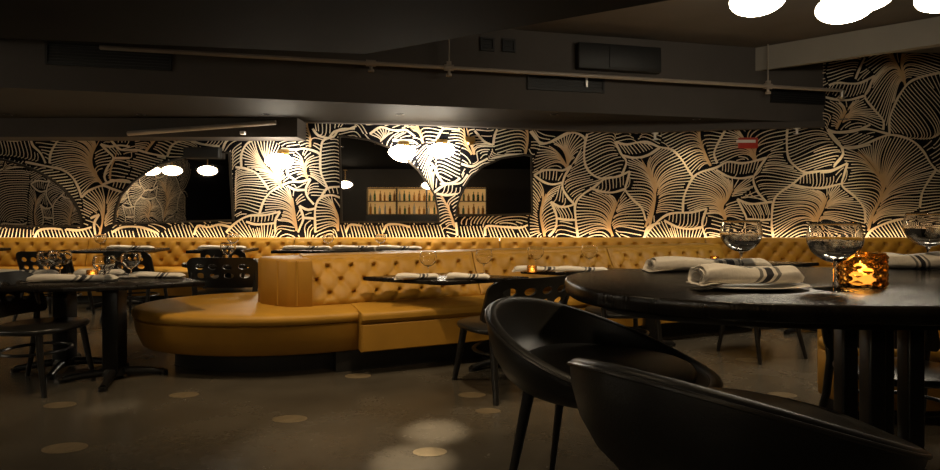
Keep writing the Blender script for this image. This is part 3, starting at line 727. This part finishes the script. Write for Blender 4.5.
# island banquette with its rounded end
th = math.radians(22.4); U = Vector((math.cos(th), math.sin(th))); Nn = Vector((-math.sin(th), math.cos(th)))
t = thing('island_banquette', 'tufted mustard leather banquette with large rounded end seat in mid floor', 'banquette', (-.6,4.6,0), 0)
def ib(b, name, m, sharp=40):
    o = b.build(name, m, t, sharp); loc(o, t); return o
O0 = (0.,0.)
for a, c, nm in ((.50,2.05,0),(2.06,3.6,1),(3.61,5.2,2)):
    b = MB(); tufted(b, tuple(U*a), U, Nn, c-a, .50, .855, 4.72, 4.93, .30, sp=.2, row=.105, amp=.052, step=.016); ib(b, 'backrest', M['leather'])
for a, c in ((.86,2.9),(2.91,5.2)):
    b = MB(); roundedbar(b, tuple(U*a), U, Nn, c-a, 4.23, 4.86, .405, .49, .03, .012); ib(b, 'seat', M['leather'])
    b = MB(); roundedbar(b, tuple(U*a), U, Nn, c-a, 4.24, 5.1, .19, .398, .008); ib(b, 'seat_base', M['leather_dark'])
# rounded end post of the back, with upright pleats
e = [(.55,4.70),(.43,4.71),(.36,4.745),(.29,4.83),(.22,4.93),(.17,5.02),(.15,5.14),(.20,5.24),(.30,5.27),(.55,5.27)]
ex = []
for i in range(len(e)-1):
    for k in range(6):
        w = k/6; a = Vector(e[i]).lerp(Vector(e[i+1]), w); ex.append(U*a.x+Nn*a.y)
ex.append(U*e[-1][0]+Nn*e[-1][1])
b = MB(); b.prism(ex, .47, .872, .02); ib(b, 'end_panel', M['leather_dark'])
for k in (1,3):
    q = U*e[k][0]+Nn*e[k][1]; g = MB(); g.tube([(q.x,q.y,.50),(q.x,q.y,.862)], .008, 8); ib(g, 'piping', M['leather'])
def ellipse(cx, cy, a, bb, rot, n=64, k=0.):
    R = Matrix.Rotation(rot, 2); return [Vector((cx,cy))+R@Vector(((a-k)*math.cos(2*PI*i/n), (bb-k)*math.sin(2*PI*i/n))) for i in range(n)]
OX, OY, OA, OB, OR = -1.62, 4.86, 1.20, .72, math.radians(6)
def ring(z, k): return [Vector((p.x,p.y,z)) for p in ellipse(OX,OY,OA,OB,OR,72,k)]
b = MB(); b.loft([ring(.408,.03),ring(.41,.012),ring(.425,.0),ring(.455,.0),ring(.474,.012),ring(.484,.04),ring(.488,.12),ring(.49,.4)]); ib(b, 'rounded_seat', M['leather'])
b = MB(); b.loft([ring(.165,.10),ring(.18,.075),ring(.29,.03),ring(.39,.014),ring(.402,.03)]); ib(b, 'rounded_seat_base', M['leather_dark'])
b = MB(); b.loft([[Vector((p.x,p.y,z)) for p in ellipse(OX,OY+.05,OA-.30,OB-.22,OR,48)] for z in (.0,.163)])
b.prism([U*.7+Nn*4.45, U*5.15+Nn*4.45, U*5.15+Nn*5.05, U*.7+Nn*5.05], 0, .198); ib(b, 'plinth', M['plinth'])

# booth bench beyond the oval table
t = thing('booth_bench', 'mustard leather booth bench end beyond the oval table, behind its pedestal', 'banquette', (2.9,3.7,0))
b = MB(); b.box((3.24,3.44,.235), (2.0,.35,.29), bev=.012); loc(b.build('seat_base', M['leather_dark'], t), t)
b = MB(); b.box((3.24,3.44,.42), (2.0,.37,.08), bev=.025); loc(b.build('seat', M['leather'], t), t)
b = MB(); b.box((3.27,3.675,.42), (1.95,.10,.66), bev=.03); loc(b.build('backrest', M['leather'], t), t)
b = MB(); b.box((3.26,3.47,.045), (1.94,.28,.09)); loc(b.build('plinth', M['plinth'], t), t)

# ------------------------------------------------------------------ cafe tables
def pedestal(t, x, y, zt, r=.30, rot=0, col=.055):
    b = MB(); b.box((x,y,(zt+.05)/2), (col*2,col*2,zt-.05), bev=.006)
    b.box((x,y,zt-.012), (.17,.17,.02)); b.build('pedestal', M['blackmetal'], t)
    b = MB()
    for k in range(4):
        w = rot+k*PI/2; p = Vector((x+math.cos(w)*r, y+math.sin(w)*r, .022))
        b.tube([(x,y,.058), (x+math.cos(w)*r*.6, y+math.sin(w)*r*.6, .042), p], [.034,.028,.024], 10)
        b.lathe([(0,.03),(.028,.028),(.03,.0),(0,0)], 12, (p.x,p.y,0))
    b.lathe([(0,.085),(.07,.08),(.085,.04),(.085,.03),(0,.03)], 20, (x,y,0)); b.build('pedestal_foot', M['blackmetal'], t)
def table(label, poly, z, peds, thick=.035, group=None, rot=.5, col=.055, r=.3):
    cx = sum(p[0] for p in poly)/len(poly); cy = sum(p[1] for p in poly)/len(poly)
    t = thing('dining_table', label, 'table', (cx,cy,0), 0, group)
    b = MB(); b.prism([(p[0]-cx,p[1]-cy) for p in poly], z-thick, z, .006); b.build('tabletop', M['tabletop'], t)
    for x, y in peds: pedestal(t, x-cx, y-cy, z-thick, r, rot, col)
    return t
def rect(cx, cy, w, d, a):
    R = Matrix.Rotation(a, 2); return [Vector((cx,cy))+R@Vector(q) for q in ((-w/2,-d/2),(w/2,-d/2),(w/2,d/2),(-w/2,d/2))]
ZT = .72
table('black table for four beside the rounded banquette end, two pedestals', [G(205,281.5,ZT).to_2d(), G(166,273,ZT).to_2d(), G(-40,273.5,ZT).to_2d(), G(-75,287.5,ZT).to_2d(), G(60,287.5,ZT).to_2d(), G(130,285.5,ZT).to_2d()], ZT, [(-2.69,4.24),(-3.27,4.52)], rot=.35, col=.06, r=.33)
def diamond(cx, cy): return [Vector((cx-.69,cy+.01)), Vector((cx+.0,cy-.31)), Vector((cx+.69,cy+.0)), Vector((cx,cy+.32))]
table('black diamond-set table before the island banquette, nearest its rounded end', diamond(-.2,4.66), ZT, [(.28,4.58)], col=.05)
table('black diamond-set table partly behind the perforated chair back', diamond(1.16,5.20), ZT, [(1.64,5.12)], col=.05)
table('black table seen past the oval table between its glasses', diamond(3.05,6.0), ZT+.0, [(3.53,5.92)], col=.05)
ZB = .76
for cx_, w, lab in ((-6.95,.9,'black table at the wall banquette, cut by the left picture edge'), (-4.75,1.0,'black table at the wall banquette behind the table for four'),
                (-3.35,.72,'black table at the wall banquette just right of the reflecting mirror'), (-1.65,1.9,'long black table at the wall banquette behind the island back')):
    peds = [(cx_,7.50)] if w < 1.5 else [(cx_-.5,7.50),(cx_+.5,7.50)]
    table(lab, rect(cx_,7.62,w,.62,0), ZB, peds, thick=.04, rot=PI/4)
b = None
ct = G(228,262,ZT)
table('small black table behind the wide perforated chair', ellipse(ct.x,ct.y,.46,.40,0,40), ZT, [(ct.x,ct.y)])

# ------------------------------------------------------------------ cafe chairs (bentwood with round holes in the back)
def perforated(W, H, cols, rows, z0, bow, thick=.016, lean=.10, rc=.09, hole=.30, mt=.05, mb=.08, ms=.05):
    """curved panel with a grid of true round holes; local x across, z up, y back"""
    b = MB(); xs = [-W/2, -W/2+ms]; cw = (W-2*ms)/cols
    xs += [-W/2+ms+cw*(i+1) for i in range(cols)]+[W/2]
    ch = (H-mt-mb)/rows; zs = [0, mb]+[mb+ch*(i+1) for i in range(rows)]+[H]
    def mp(x, z, side):
        k = z/H; lim = W/2
        if z > H-rc: lim = W/2-rc+math.sqrt(max(0, rc*rc-(z-H+rc)**2))
        if z < .05: lim = W/2-.02+.02*math.sqrt(max(0,1-(1-z/.05)**2))
        x = x*lim/(W/2)
        y = lean*k-bow*(x/(W/2))**2
        return Vector((x, y+side*thick/2, z0+z))
    def quadpatch(xa, xb, za, zb_, nx, nz):
        for s in (-1,1):
            vs = [mp(xa+(xb-xa)*i/nx, za+(zb_-za)*j/nz, s) for j in range(nz+1) for i in range(nx+1)]
            b.add(vs, [(j*(nx+1)+i, j*(nx+1)+i+1, (j+1)*(nx+1)+i+1, (j+1)*(nx+1)+i) for j in range(nz) for i in range(nx)])
    for i in range(len(xs)-1):
        for j in range(len(zs)-1):
            xa, xb, za, zb_ = xs[i], xs[i+1], zs[j], zs[j+1]
            if 1 <= i <= cols and 1 <= j <= rows:
                cx, cz = (xa+xb)/2, (za+zb_)/2; r = (zb_-za)*.31; rx = (xb-xa)*.33; n = 16
                sq = []; ci = []
                for k in range(n):
                    w = 2*PI*(k+.0)/n; cw_, sw = math.cos(w), math.sin(w); m = max(abs(cw_), abs(sw))
                    sq.append((cx+cw_/m*(xb-xa)/2, cz+sw/m*(zb_-za)/2)); ci.append((cx+cw_*rx, cz+sw*r))
                for s in (-1,1):
                    b.add([mp(*q, s) for q in sq]+[mp(*q, s) for q in ci], [(k,(k+1)%n,n+(k+1)%n,n+k) for k in range(n)])
                b.add([mp(*q,-1) for q in ci]+[mp(*q,1) for q in ci], [(k,(k+1)%n,n+(k+1)%n,n+k) for k in range(n)])
            else: quadpatch(xa, xb, za, zb_, 4, 4 if j < len(zs)-2 else 6)
    # rim
    path = [(-W/2, H*k/14) for k in range(15)]+[(-W/2+W*k/16, H) for k in range(17)]+[(W/2, H*(14-k)/14) for k in range(15)]+[(W/2-W*k/16, 0) for k in range(17)]
    b.add([mp(*q,-1) for q in path]+[mp(*q,1) for q in path], [(k,(k+1)%len(path),len(path)+(k+1)%len(path),len(path)+k) for k in range(len(path))])
    return b
def make_chair():
    t = thing('cafe_chair', '', 'chair')
    b = MB(); pl = []
    for k in range(40):
        w = 2*PI*k/40; c, s = math.cos(w), math.sin(w); pl.append(Vector((.25*abs(c)**.75*(1 if c>0 else -1)*(1-.06*s), -.02+.24*abs(s)**.75*(1 if s>0 else -1))))
    b.prism(pl, .418, .455, .012); b.build('seat', M['blackwood'], t)
    perforated(.50,.31,4,2,.505,.07).build('backrest', M['blackwood'], t).location = (0,.19,0)
    for s in (-1,1):
        g = MB(); g.tube([(s*.185,-.165,.43),(s*.20,-.19,.22),(s*.215,-.225,0)], [.020,.018,.014], 10); g.build('leg', M['blackwood'], t)
        g = MB(); g.tube([(s*.235,.255,0),(s*.212,.195,.25),(s*.205,.168,.45),(s*.215,.165,.56),(s*.215,.19,.70)], [.014,.018,.019,.018,.014], 10); g.build('leg', M['blackwood'], t)
    g = MB(); g.tube([(.195*math.cos(2*PI*k/32), .0+.185*math.sin(2*PI*k/32), .27) for k in range(32)], .011, 8, closed=True); g.build('stretcher', M['blackwood'], t)
    return t
chair = Proto(make_chair)
CG = None
def ch(x, y, deg, label, s=(1,1,1)): return chair((x,y,0), math.radians(deg), label, None, s)
# local: back at +y, sitter faces -y; deg turns it counter-clockwise
ch(-3.12,4.03,86,'black bentwood chair in front of the table for four, seat and ring stretcher showing', (1.05,1.15,1))
ch(-4.90,6.65,180,'black chair with holed back behind the pair of wine glasses on the table for four', (1.25,1.1,1))
ch(-3.97,6.70,180,'black chair with holed back behind the table for four, nearer the banquette end', (1.12,1.1,1))
ch(-2.45,5.78,180,'wide black chair with holed back just behind the rounded banquette end', (1.45,1.1,1))
ch(.30,4.10,-150,'black chair with holed back between the diamond table and the tub stool', (1.45,1.3,1))
ch(-3.0,7.0,180,'black chair at the wall table beyond the end post of the island banquette', (1.1,1,1))
ch(1.25,4.62,190,'black chair in the shade behind the oval table edge, at the partly hidden table', (1.1,1,1))
ch(2.55,4.95,200,'black chair with dark legs seen under the oval table', (1.1,1,1))
ch(2.22,2.90,-4,'black chair tucked under the far side of the oval table, by the booth bench', (1.2,1,1))

# ------------------------------------------------------------------ oval counter table and tub stools
ZO = .965
OC = Vector((1.63,2.335)); 
def superell(a, bb, n=96, e=2.6):
    out = []
    for k in range(n):
        w = 2*PI*k/n; c, s = math.cos(w), math.sin(w)
        out.append(Vector((a*abs(c)**(2/e)*(1 if c>=0 else -1), bb*abs(s)**(2/e)*(1 if s>=0 else -1))))
    return out
t = thing('oval_table', 'large oval black counter table with striped napkins and an amber candle', 'table', (OC.x,OC.y,0))
b = MB(); b.prism(superell(1.22,.625), ZO-.062, ZO, .010); b.build('tabletop', M['tabletop'], t)
b = MB(); b.prism(superell(1.10,.50), ZO-.10, ZO-.0625); b.build('apron', M['blackwood'], t)
for dx in (-.01,.145):
    for dy in (-.08,.08):
        b = MB(); b.box((dx,dy,.455), (.068,.068,.81), bev=.008); b.build('pedestal_post', M['blackwood'], t)
b = MB(); b.box((.06,0,.025), (.72,.60,.05), bev=.012); b.build('base_plate', M['blackmetal'], t)
b = MB(); b.box((.06,0,ZO-.111), (.5,.42,.02)); b.build('top_plate', M['blackmetal'], t)

def make_stool():
    """tub stool: faces +x; counter height"""
    t = thing('tub_stool', '', 'stool')
    n = 96; RA, RB = .40, .40
    def hf(w):                       # rim height by angle from the back
        a = abs(w)/PI
        k = 0 if a > .84 else (math.cos(a/.84*PI)+1)/2
        return .625+.26*k**.95
    def shape(w, k, z): 
        return Vector((-RA*k*math.cos(w)*(1.0 if math.cos(w) > 0 else 1.02), RB*k*math.sin(w), z))
    rings = []
    W = [2*PI*i/n-PI for i in range(n)]
    zb = .555
    for f, kk in ((0,.02),(0,.45),(0,.66),(.05,.76),(.2,.86),(.45,.95),(.75,1.0),(.95,1.01)):
        rings.append([shape(w, kk, zb+(hf(w)-zb)*f) for w in W])
    for k in range(1,6):
        a = k/6*PI; rings.append([shape(w, 1.01-.045+.045*math.cos(a), hf(w)-.012+.016*math.sin(a)) for w in W])
    for f, kk in ((.92,.92),(.7,.90),(.4,.85),(.2,.78),(.1,.6),(.08,.3),(.08,.02)):
        rings.append([shape(w, kk, .60+(hf(w)-.60)*f) for w in W])
    b = MB(); b.loft(rings); b.build('shell', M['blackleather'], t, sharp=70)
    g = MB(); g.tube([shape(w, 1.015, hf(w)-.012) for w in W], .006, 8, closed=True); g.build('piping', M['piping'], t)
    b = MB(); pl = [Vector((.02+.315*abs(math.cos(w))**.8*(1 if math.cos(w)>0 else -1), .285*abs(math.sin(w))**.8*(1 if math.sin(w)>0 else -1))) for w in [2*PI*k/48 for k in range(48)]]
    b.prism(pl, .605, .655, .022); b.build('seat_cushion', M['blackleather'], t)
    for sx in (-1,1):
        for sy in (-1,1):
            g = MB(); g.tube([(sx*.19,sy*.17,.57),(sx*.27,sy*.235,0)], [.022,.012], 12); g.build('leg', M['blackmetal'], t)
    return t
stool = Proto(make_stool)
stool((.53,2.33,0), math.radians(-30), 'black leather tub stool turned side on, tucked at the end of the oval table', None, (1.14,1.14,.97))
stool((.73,1.57,0), math.radians(40), 'black leather tub stool nearest the camera, seen from behind', None, (1.15,1.06,1))

# ------------------------------------------------------------------ tableware
def make_glass(water=True):
    t = thing('wine_glass', '', 'glass')
    H = .25; bz = .10
    outer = [(.0,bz),(.012,bz+.001),(.040,bz+.010),(.072,bz+.036),(.089,bz+.068),(.092,bz+.092),(.088,bz+.120),(.081,H)]
    k = 0 if water else .003
    inner = [(.079-k,H),(.0862-k,bz+.120),(.0902-k,bz+.092),(.0872-k,bz+.069),(.070-k,bz+.039+k),(.038,bz+.014+k),(.0,bz+.006+k)]
    def sm(p, m=3): return [tuple(v) for v in crom(p, len(p)*m)]
    b = MB(); b.lathe(sm(outer)+[(.080,H+.0012)]+sm(inner), 40); b.build('bowl', M['glass'], t, 60)
    b = MB(); b.lathe([(0,.008),(.0065,.012),(.0055,.04),(.005,.07),(.0065,.09),(.012,bz-.0005),(0,bz-.0005)], 20); b.build('stem', M['glass'], t, 60)
    b = MB(); b.lathe([(0,.0),(.07,0),(.072,.0015),(.06,.004),(.02,.008),(.006,.0118),(0,.0118)], 36); b.build('foot', M['glass'], t, 60)
    if not water: return t
    wl = bz+.082; w = [(0,bz+.0075)]+[(r-.0012, z+.0012) for r, z in sm(inner)[::-1] if bz+.008 < z < wl]
    b = MB(); b.lathe(w+[(w[-1][0]+.0006, wl),(0,wl)], 36); b.build('water', M['water'], t, 60)
    return t
glass = Proto(make_glass); empty_glass = Proto(lambda: make_glass(False))
def gl(x, y, z, label, s=1.0): return (glass if 'goblet' in label else empty_glass)((x,y,z), random.uniform(0,6), label, None, (s,s,s))
def make_napkin():
    t = thing('napkin', '', 'napkin')
    n = 28; m = 32; rings = []
    for i in range(m):
        u = i/(m-1); x = -.25+.5*u
        hw = .058*(1+.10*math.sin(3*u+.6))*(1-.25*max(0,(u-.85)/.15)); hh = .031*(1-.18*u+.06*math.sin(9*u))
        if u > .9: hh *= 1-.5*((u-.9)/.1)**2
        r = []
        for k in range(n):
            w = 2*PI*k/n; c, s = math.cos(w), math.sin(w)
            y = hw*abs(c)**.8*(1 if c>=0 else -1); z = hh+hh*abs(s)**.75*(1 if s>=0 else -1)
            fold = .0035*math.sin(5*w+6*u)*(1 if s > -.3 else 0)
            r.append(Vector((x+.02*s, y+.01*math.sin(4*u), max(.0, z+fold))))
        rings.append(r)
    b = MB(); c0 = sum(rings[0], Vector())/n
    lip = [[c0+(p-c0)*k+Vector((dx,0,0)) for p in rings[0]] for k, dx in ((.35,.07),(.55,.06),(.78,.045),(.80,.0),(.9,-.006))]
    b.loft(lip+rings); b.build('rolled_cloth', M['napkin'], t, 60)
    b = MB(); q = []
    for k in range(22):
        a = k/21*3.4*PI; rr = .010+.011*k/21; q.append((a, rr))
    rr_ = [[Vector((-.252+dx, c0.y+math.cos(a)*r*1.9, c0.z+math.sin(a)*r)) for a, r in q] for dx in (.0,.09)]
    rr2 = [[Vector((-.252+dx, c0.y+math.cos(a)*(r+.003)*1.9, c0.z+math.sin(a)*(r+.003))) for a, r in q] for dx in (.09,.0)]
    b.loft(rr_+rr2+[rr_[0]], closed_ring=False, cap=False); b.build('inner_fold', M['napkin'], t, 60)
    b = MB(); fl = [[Vector((-.285+.11*u+.012*v, -.075+.03*math.sin(4*u)*.3+.13*v*(1-.3*u), .002+.010*math.sin(3*v+2*u)*u)) for v in [j/8 for j in range(9)]] for u in [i/8 for i in range(9)]]
    b.loft(fl+[[p+Vector((0,0,.0025)) for p in r] for r in fl[::-1]], closed_ring=False, cap=False); b.build('loose_corner', M['napkin'], t, 60)
    return t
nap = Proto(make_napkin)
def na(x, y, z, deg, label, s=(1,1,1)): return nap((x,y,z), math.radians(deg), label, None, s)
def make_plate():
    t = thing('side_plate', '', 'plate')
    b = MB(); b.lathe([(0,.0),(.10,0),(.12,.003),(.185,.014),(.190,.0155),(.188,.018),(.12,.0085),(.10,.0055),(0,.0055)], 48); b.build('dish', M['china'], t, 60); return t
plate = Proto(make_plate)
def make_candle():
    t = thing('candle_holder', '', 'candle')
    b = MB(); n = 64; rows = 28; R = .080; H = .125; ringo = []
    for j in range(rows+1):
        v = j/rows; ringo.append([Vector(((R+.010*(abs(math.sin(8*a/2+v*4*PI))*abs(math.sin(8*a/2-v*4*PI)))*(1 if .05<v<.93 else 0))*math.cos(a), (R+.010*(abs(math.sin(8*a/2+v*4*PI))*abs(math.sin(8*a/2-v*4*PI)))*(1 if .05<v<.93 else 0))*math.sin(a), H*v)) for a in [2*PI*k/n for k in range(n)]])
    inn = [[Vector(((R-.010)*math.cos(2*PI*k/n), (R-.010)*math.sin(2*PI*k/n), z)) for k in range(n)] for z in (H,.012)]
    b.loft(ringo+inn); b.build('glass_cup', M['amber'], t, 30)
    b = MB(); b.lathe([(0,.0125),(.045,.0125),(.045,.045),(.03,.043),(0,.043)], 24); b.build('wax', M['wax'], t)
    b = MB(); b.lathe([(0,.046),(.012,.054),(.016,.064),(.009,.08),(0,.094)], 14); b.build('flame', M['flame'], t, 60); return t
candle = Proto(make_candle)

# on the oval table
pl_ = G(752,289.5,ZO); plate((pl_.x,pl_.y+.02,ZO), 0, 'white plate under the front striped napkin on the oval table', None, (1.15,.62,1))
na(pl_.x-.005, pl_.y-.0+.03, ZO+.0185, 9, 'front striped napkin roll on a plate on the oval table', (.80,1.0,1.15))
q = G(708,270.5,ZO); na(q.x, q.y, ZO, 4, 'back striped napkin roll on the oval table, behind the front one', (1.16,1.1,1.05))
q = G(905,268,ZO); na(q.x+.03, q.y-.02, ZO, 172, 'pale napkin roll behind the amber candle on the oval table', (.62,1,1.35))
q = G(838,290,ZO); gl(q.x, q.y+.02, ZO, 'water goblet in front of the amber candle on the oval table', 1.0)
q = G(741,273,ZO); gl(q.x, q.y, ZO, 'water goblet standing between the two striped napkin rolls', 1.0)
q = P(925,268,2.86); gl(q.x, q.y-.02, ZO, 'water goblet farthest along the oval table, near the picture edge', 1.14)
q = G(864,288,ZO); candle((q.x+.035, q.y+.06, ZO), 0, 'lit candle in faceted amber glass on the oval table', None, (.96,.96,1.05))
# table for four
for px, y, s, lab in ((48,277,.86,'wine glass of the close pair, farther from the candle, on the table for four'),(60,278,.9,'wine glass of the close pair, nearer the candle, on the table for four'),
                  (104,283,.82,'wine glass in front of the napkin end on the table for four'),(131,278,.82,'wine glass nearest the rounded banquette end on the table for four')):
    q = G(px, y, ZT); gl(q.x, q.y, ZT, lab, s)
for px, y, deg, s, lab in ((18,276,6,(1.2,.9,.9),'napkin roll at the far edge of the table for four, cut by the picture edge'),(74,281.5,8,(1.2,.9,.9),'napkin roll in front of the small candle on the table for four'),
                  (100,275.5,14,(.7,.9,.9),'napkin roll at the far edge behind the candle on the table for four'),(158,277.5,-3,(.85,.9,.7),'flat napkin at the end of the table for four, by the rounded banquette end')):
    q = G(px, y, ZT); na(q.x, q.y, ZT, deg, lab, s)
q = G(142,276.5,ZT); plate((q.x-.05,q.y-.06,ZT), 0, 'small plate at the end of the table for four', None, (.55,.45,.7))
q = G(84,278,ZT); candle((q.x,q.y+.10,ZT), 0, 'small lit candle between the napkin rolls on the table for four', None, (.5,.5,.45))
# island tables
for px, y, s, lab in ((428,276.5,.80,'wine glass at the napkin with its end toward the rounded banquette seat'),(484,274,.82,'wine glass on the diamond table, next to the holed chair back'),
                  (536,269,.84,'wine glass behind the holed chair back, nearer the candle'),(590,268,.86,'wine glass behind the holed chair back, farther from the candle')):
    q = G(px, y, ZT); gl(q.x, q.y+.03, ZT, lab, s)
for px, y, deg, s, lab in ((417,279,12,(.66,.8,.75),'napkin roll on the diamond table nearest the rounded banquette seat'),(468,279,-4,(.66,.8,.75),'flat napkin on the diamond table beside the holed chair'),
                  (541,271.5,2,(.95,.9,.8),'napkin roll beyond the holed chair back, beside the candle'),(582,272,-3,(.85,.9,.8),'napkin roll beyond the holed chair back, next to the oval table edge')):
    q = G(px, y, ZT); na(q.x, q.y, ZT, deg, lab, s)
q = G(514,272.5,ZT); candle((q.x+.16,q.y+.0,ZT), 0, 'small lit candle just above the holed chair back', None, (.5,.5,.5))
q = G(715,257.5,ZT); 
# far tables
for x, y, lab in ((-6.7,7.6,'napkin on the wall table cut by the left picture edge'),(-4.6,7.6,'napkin on the wall table behind the table for four'),(-3.35,7.58,'napkin on the wall table right of the reflecting mirror'),
               (-2.2,7.55,'napkin on the long wall table, end toward the lone lamp'),(-1.55,7.6,'napkin on the middle of the long wall table'),(-.95,7.55,'napkin on the long wall table, end under the tall mirror')):
    na(x, y, ZB, random.uniform(-14,14), lab, (1.2,1,.8))
for x, y, s, lab in ((-4.95,7.5,.8,'wine glass on the wall table behind the table for four'),(-3.15,7.45,.85,'wine glass on the wall table right of the reflecting mirror'),(-1.9,7.5,.8,'wine glass on the long wall table, toward the lone lamp'),
               (-1.2,7.52,.8,'wine glass on the long wall table, toward the tall mirror')):
    gl(x, y, ZB, lab, s)
gl(ct.x+.05, ct.y-.12, ZT, 'wine glass on the small table behind the wide holed chair', .85)
na(ct.x+.24, ct.y-.05, ZT, 20, 'napkin on the small table behind the wide holed chair', (.6,.9,.7))
candle((2.62,6.0,ZT), 0, 'small lit candle on the table past the oval table', None, (.5,.5,.55))

# ------------------------------------------------------------------ back bar behind the camera, seen in the mirrors
t = thing('back_bar_shelf', 'backlit bar shelf full of bottles, seen reflected in the half arch mirrors', 'bar shelf', (-1.6,-3.2,0))
b = MB(); b.box((0,-.22,1.70), (4.4,.03,1.0)); b.build('back_panel', M['barglow'], t)
for z in (1.20,1.68,2.16):
    b = MB(); b.box((0,-.03,z), (4.4,.34,.035)); b.build('shelf', M['shelf'], t)
for x in (-2.2,-1.1,0,1.1,2.2):
    b = MB(); b.box((x,-.03,1.68), (.04,.34,.98)); b.build('upright', M['blackwood'], t)
b = MB(); b.box((0,.0,.595), (4.4,.42,1.17), bev=.01); b.build('cabinet', M['darkwall'], t)
def make_bottle():
    o = MB().lathe([(0,0),(.038,0),(.04,.006),(.04,.19),(.034,.22),(.015,.25),(.014,.31),(.017,.312),(.017,.33),(0,.33)], 16).build('bottle', M['bottle_amber']); return tag(o, 'bottle on the back bar, seen as a mirror reflection', 'bottle', 'bottles on the back bar')
bo = [make_bottle()]
for k in ('bottle_green','bottle_pale'):
    o = bo[0].copy(); o.data = bo[0].data.copy(); COL.objects.link(o); o.data.materials[0] = M[k]; bo.append(o)
i = 0
for z in (1.2175,1.6975):
    for k in range(24):
        x = -3.68+k*.181+random.uniform(-.02,.02)
        if min(abs(x+1.6-c) for c in (-2.2,-1.1,0,1.1,2.2)) < .07: continue
        if min(abs(x-(-1.6)-c) for c in (-2.2,-1.1,0,1.1,2.2)) < .07: continue
        o = bo[i] if i < 3 else bo[random.randrange(3)].copy()
        if i >= 3: COL.objects.link(o)
        s = random.uniform(.85,1.2); o.location = (x, -3.2+random.uniform(-.06,.02), z); o.scale = (s,s,random.uniform(.8,1.2)); i += 1

# ------------------------------------------------------------------ world and colour
w = bpy.data.worlds.new('world'); SC.world = w; w.use_nodes = True
w.node_tree.nodes['Background'].inputs['Color'].default_value = (.5,.42,.33,1); w.node_tree.nodes['Background'].inputs['Strength'].default_value = .0
SC.view_settings.view_transform = 'Standard'; SC.view_settings.look = 'None'; SC.view_settings.exposure = 0.12; SC.view_settings.gamma = 1.0
SC.view_settings.use_curve_mapping = False
SC.cycles.max_bounces = 10; SC.cycles.transmission_bounces = 10; SC.cycles.glossy_bounces = 5; SC.cycles.diffuse_bounces = 4
SC.cycles.caustics_reflective = False; SC.cycles.caustics_refractive = False; SC.cycles.sample_clamp_indirect = 4
SC.cycles.use_denoising = True
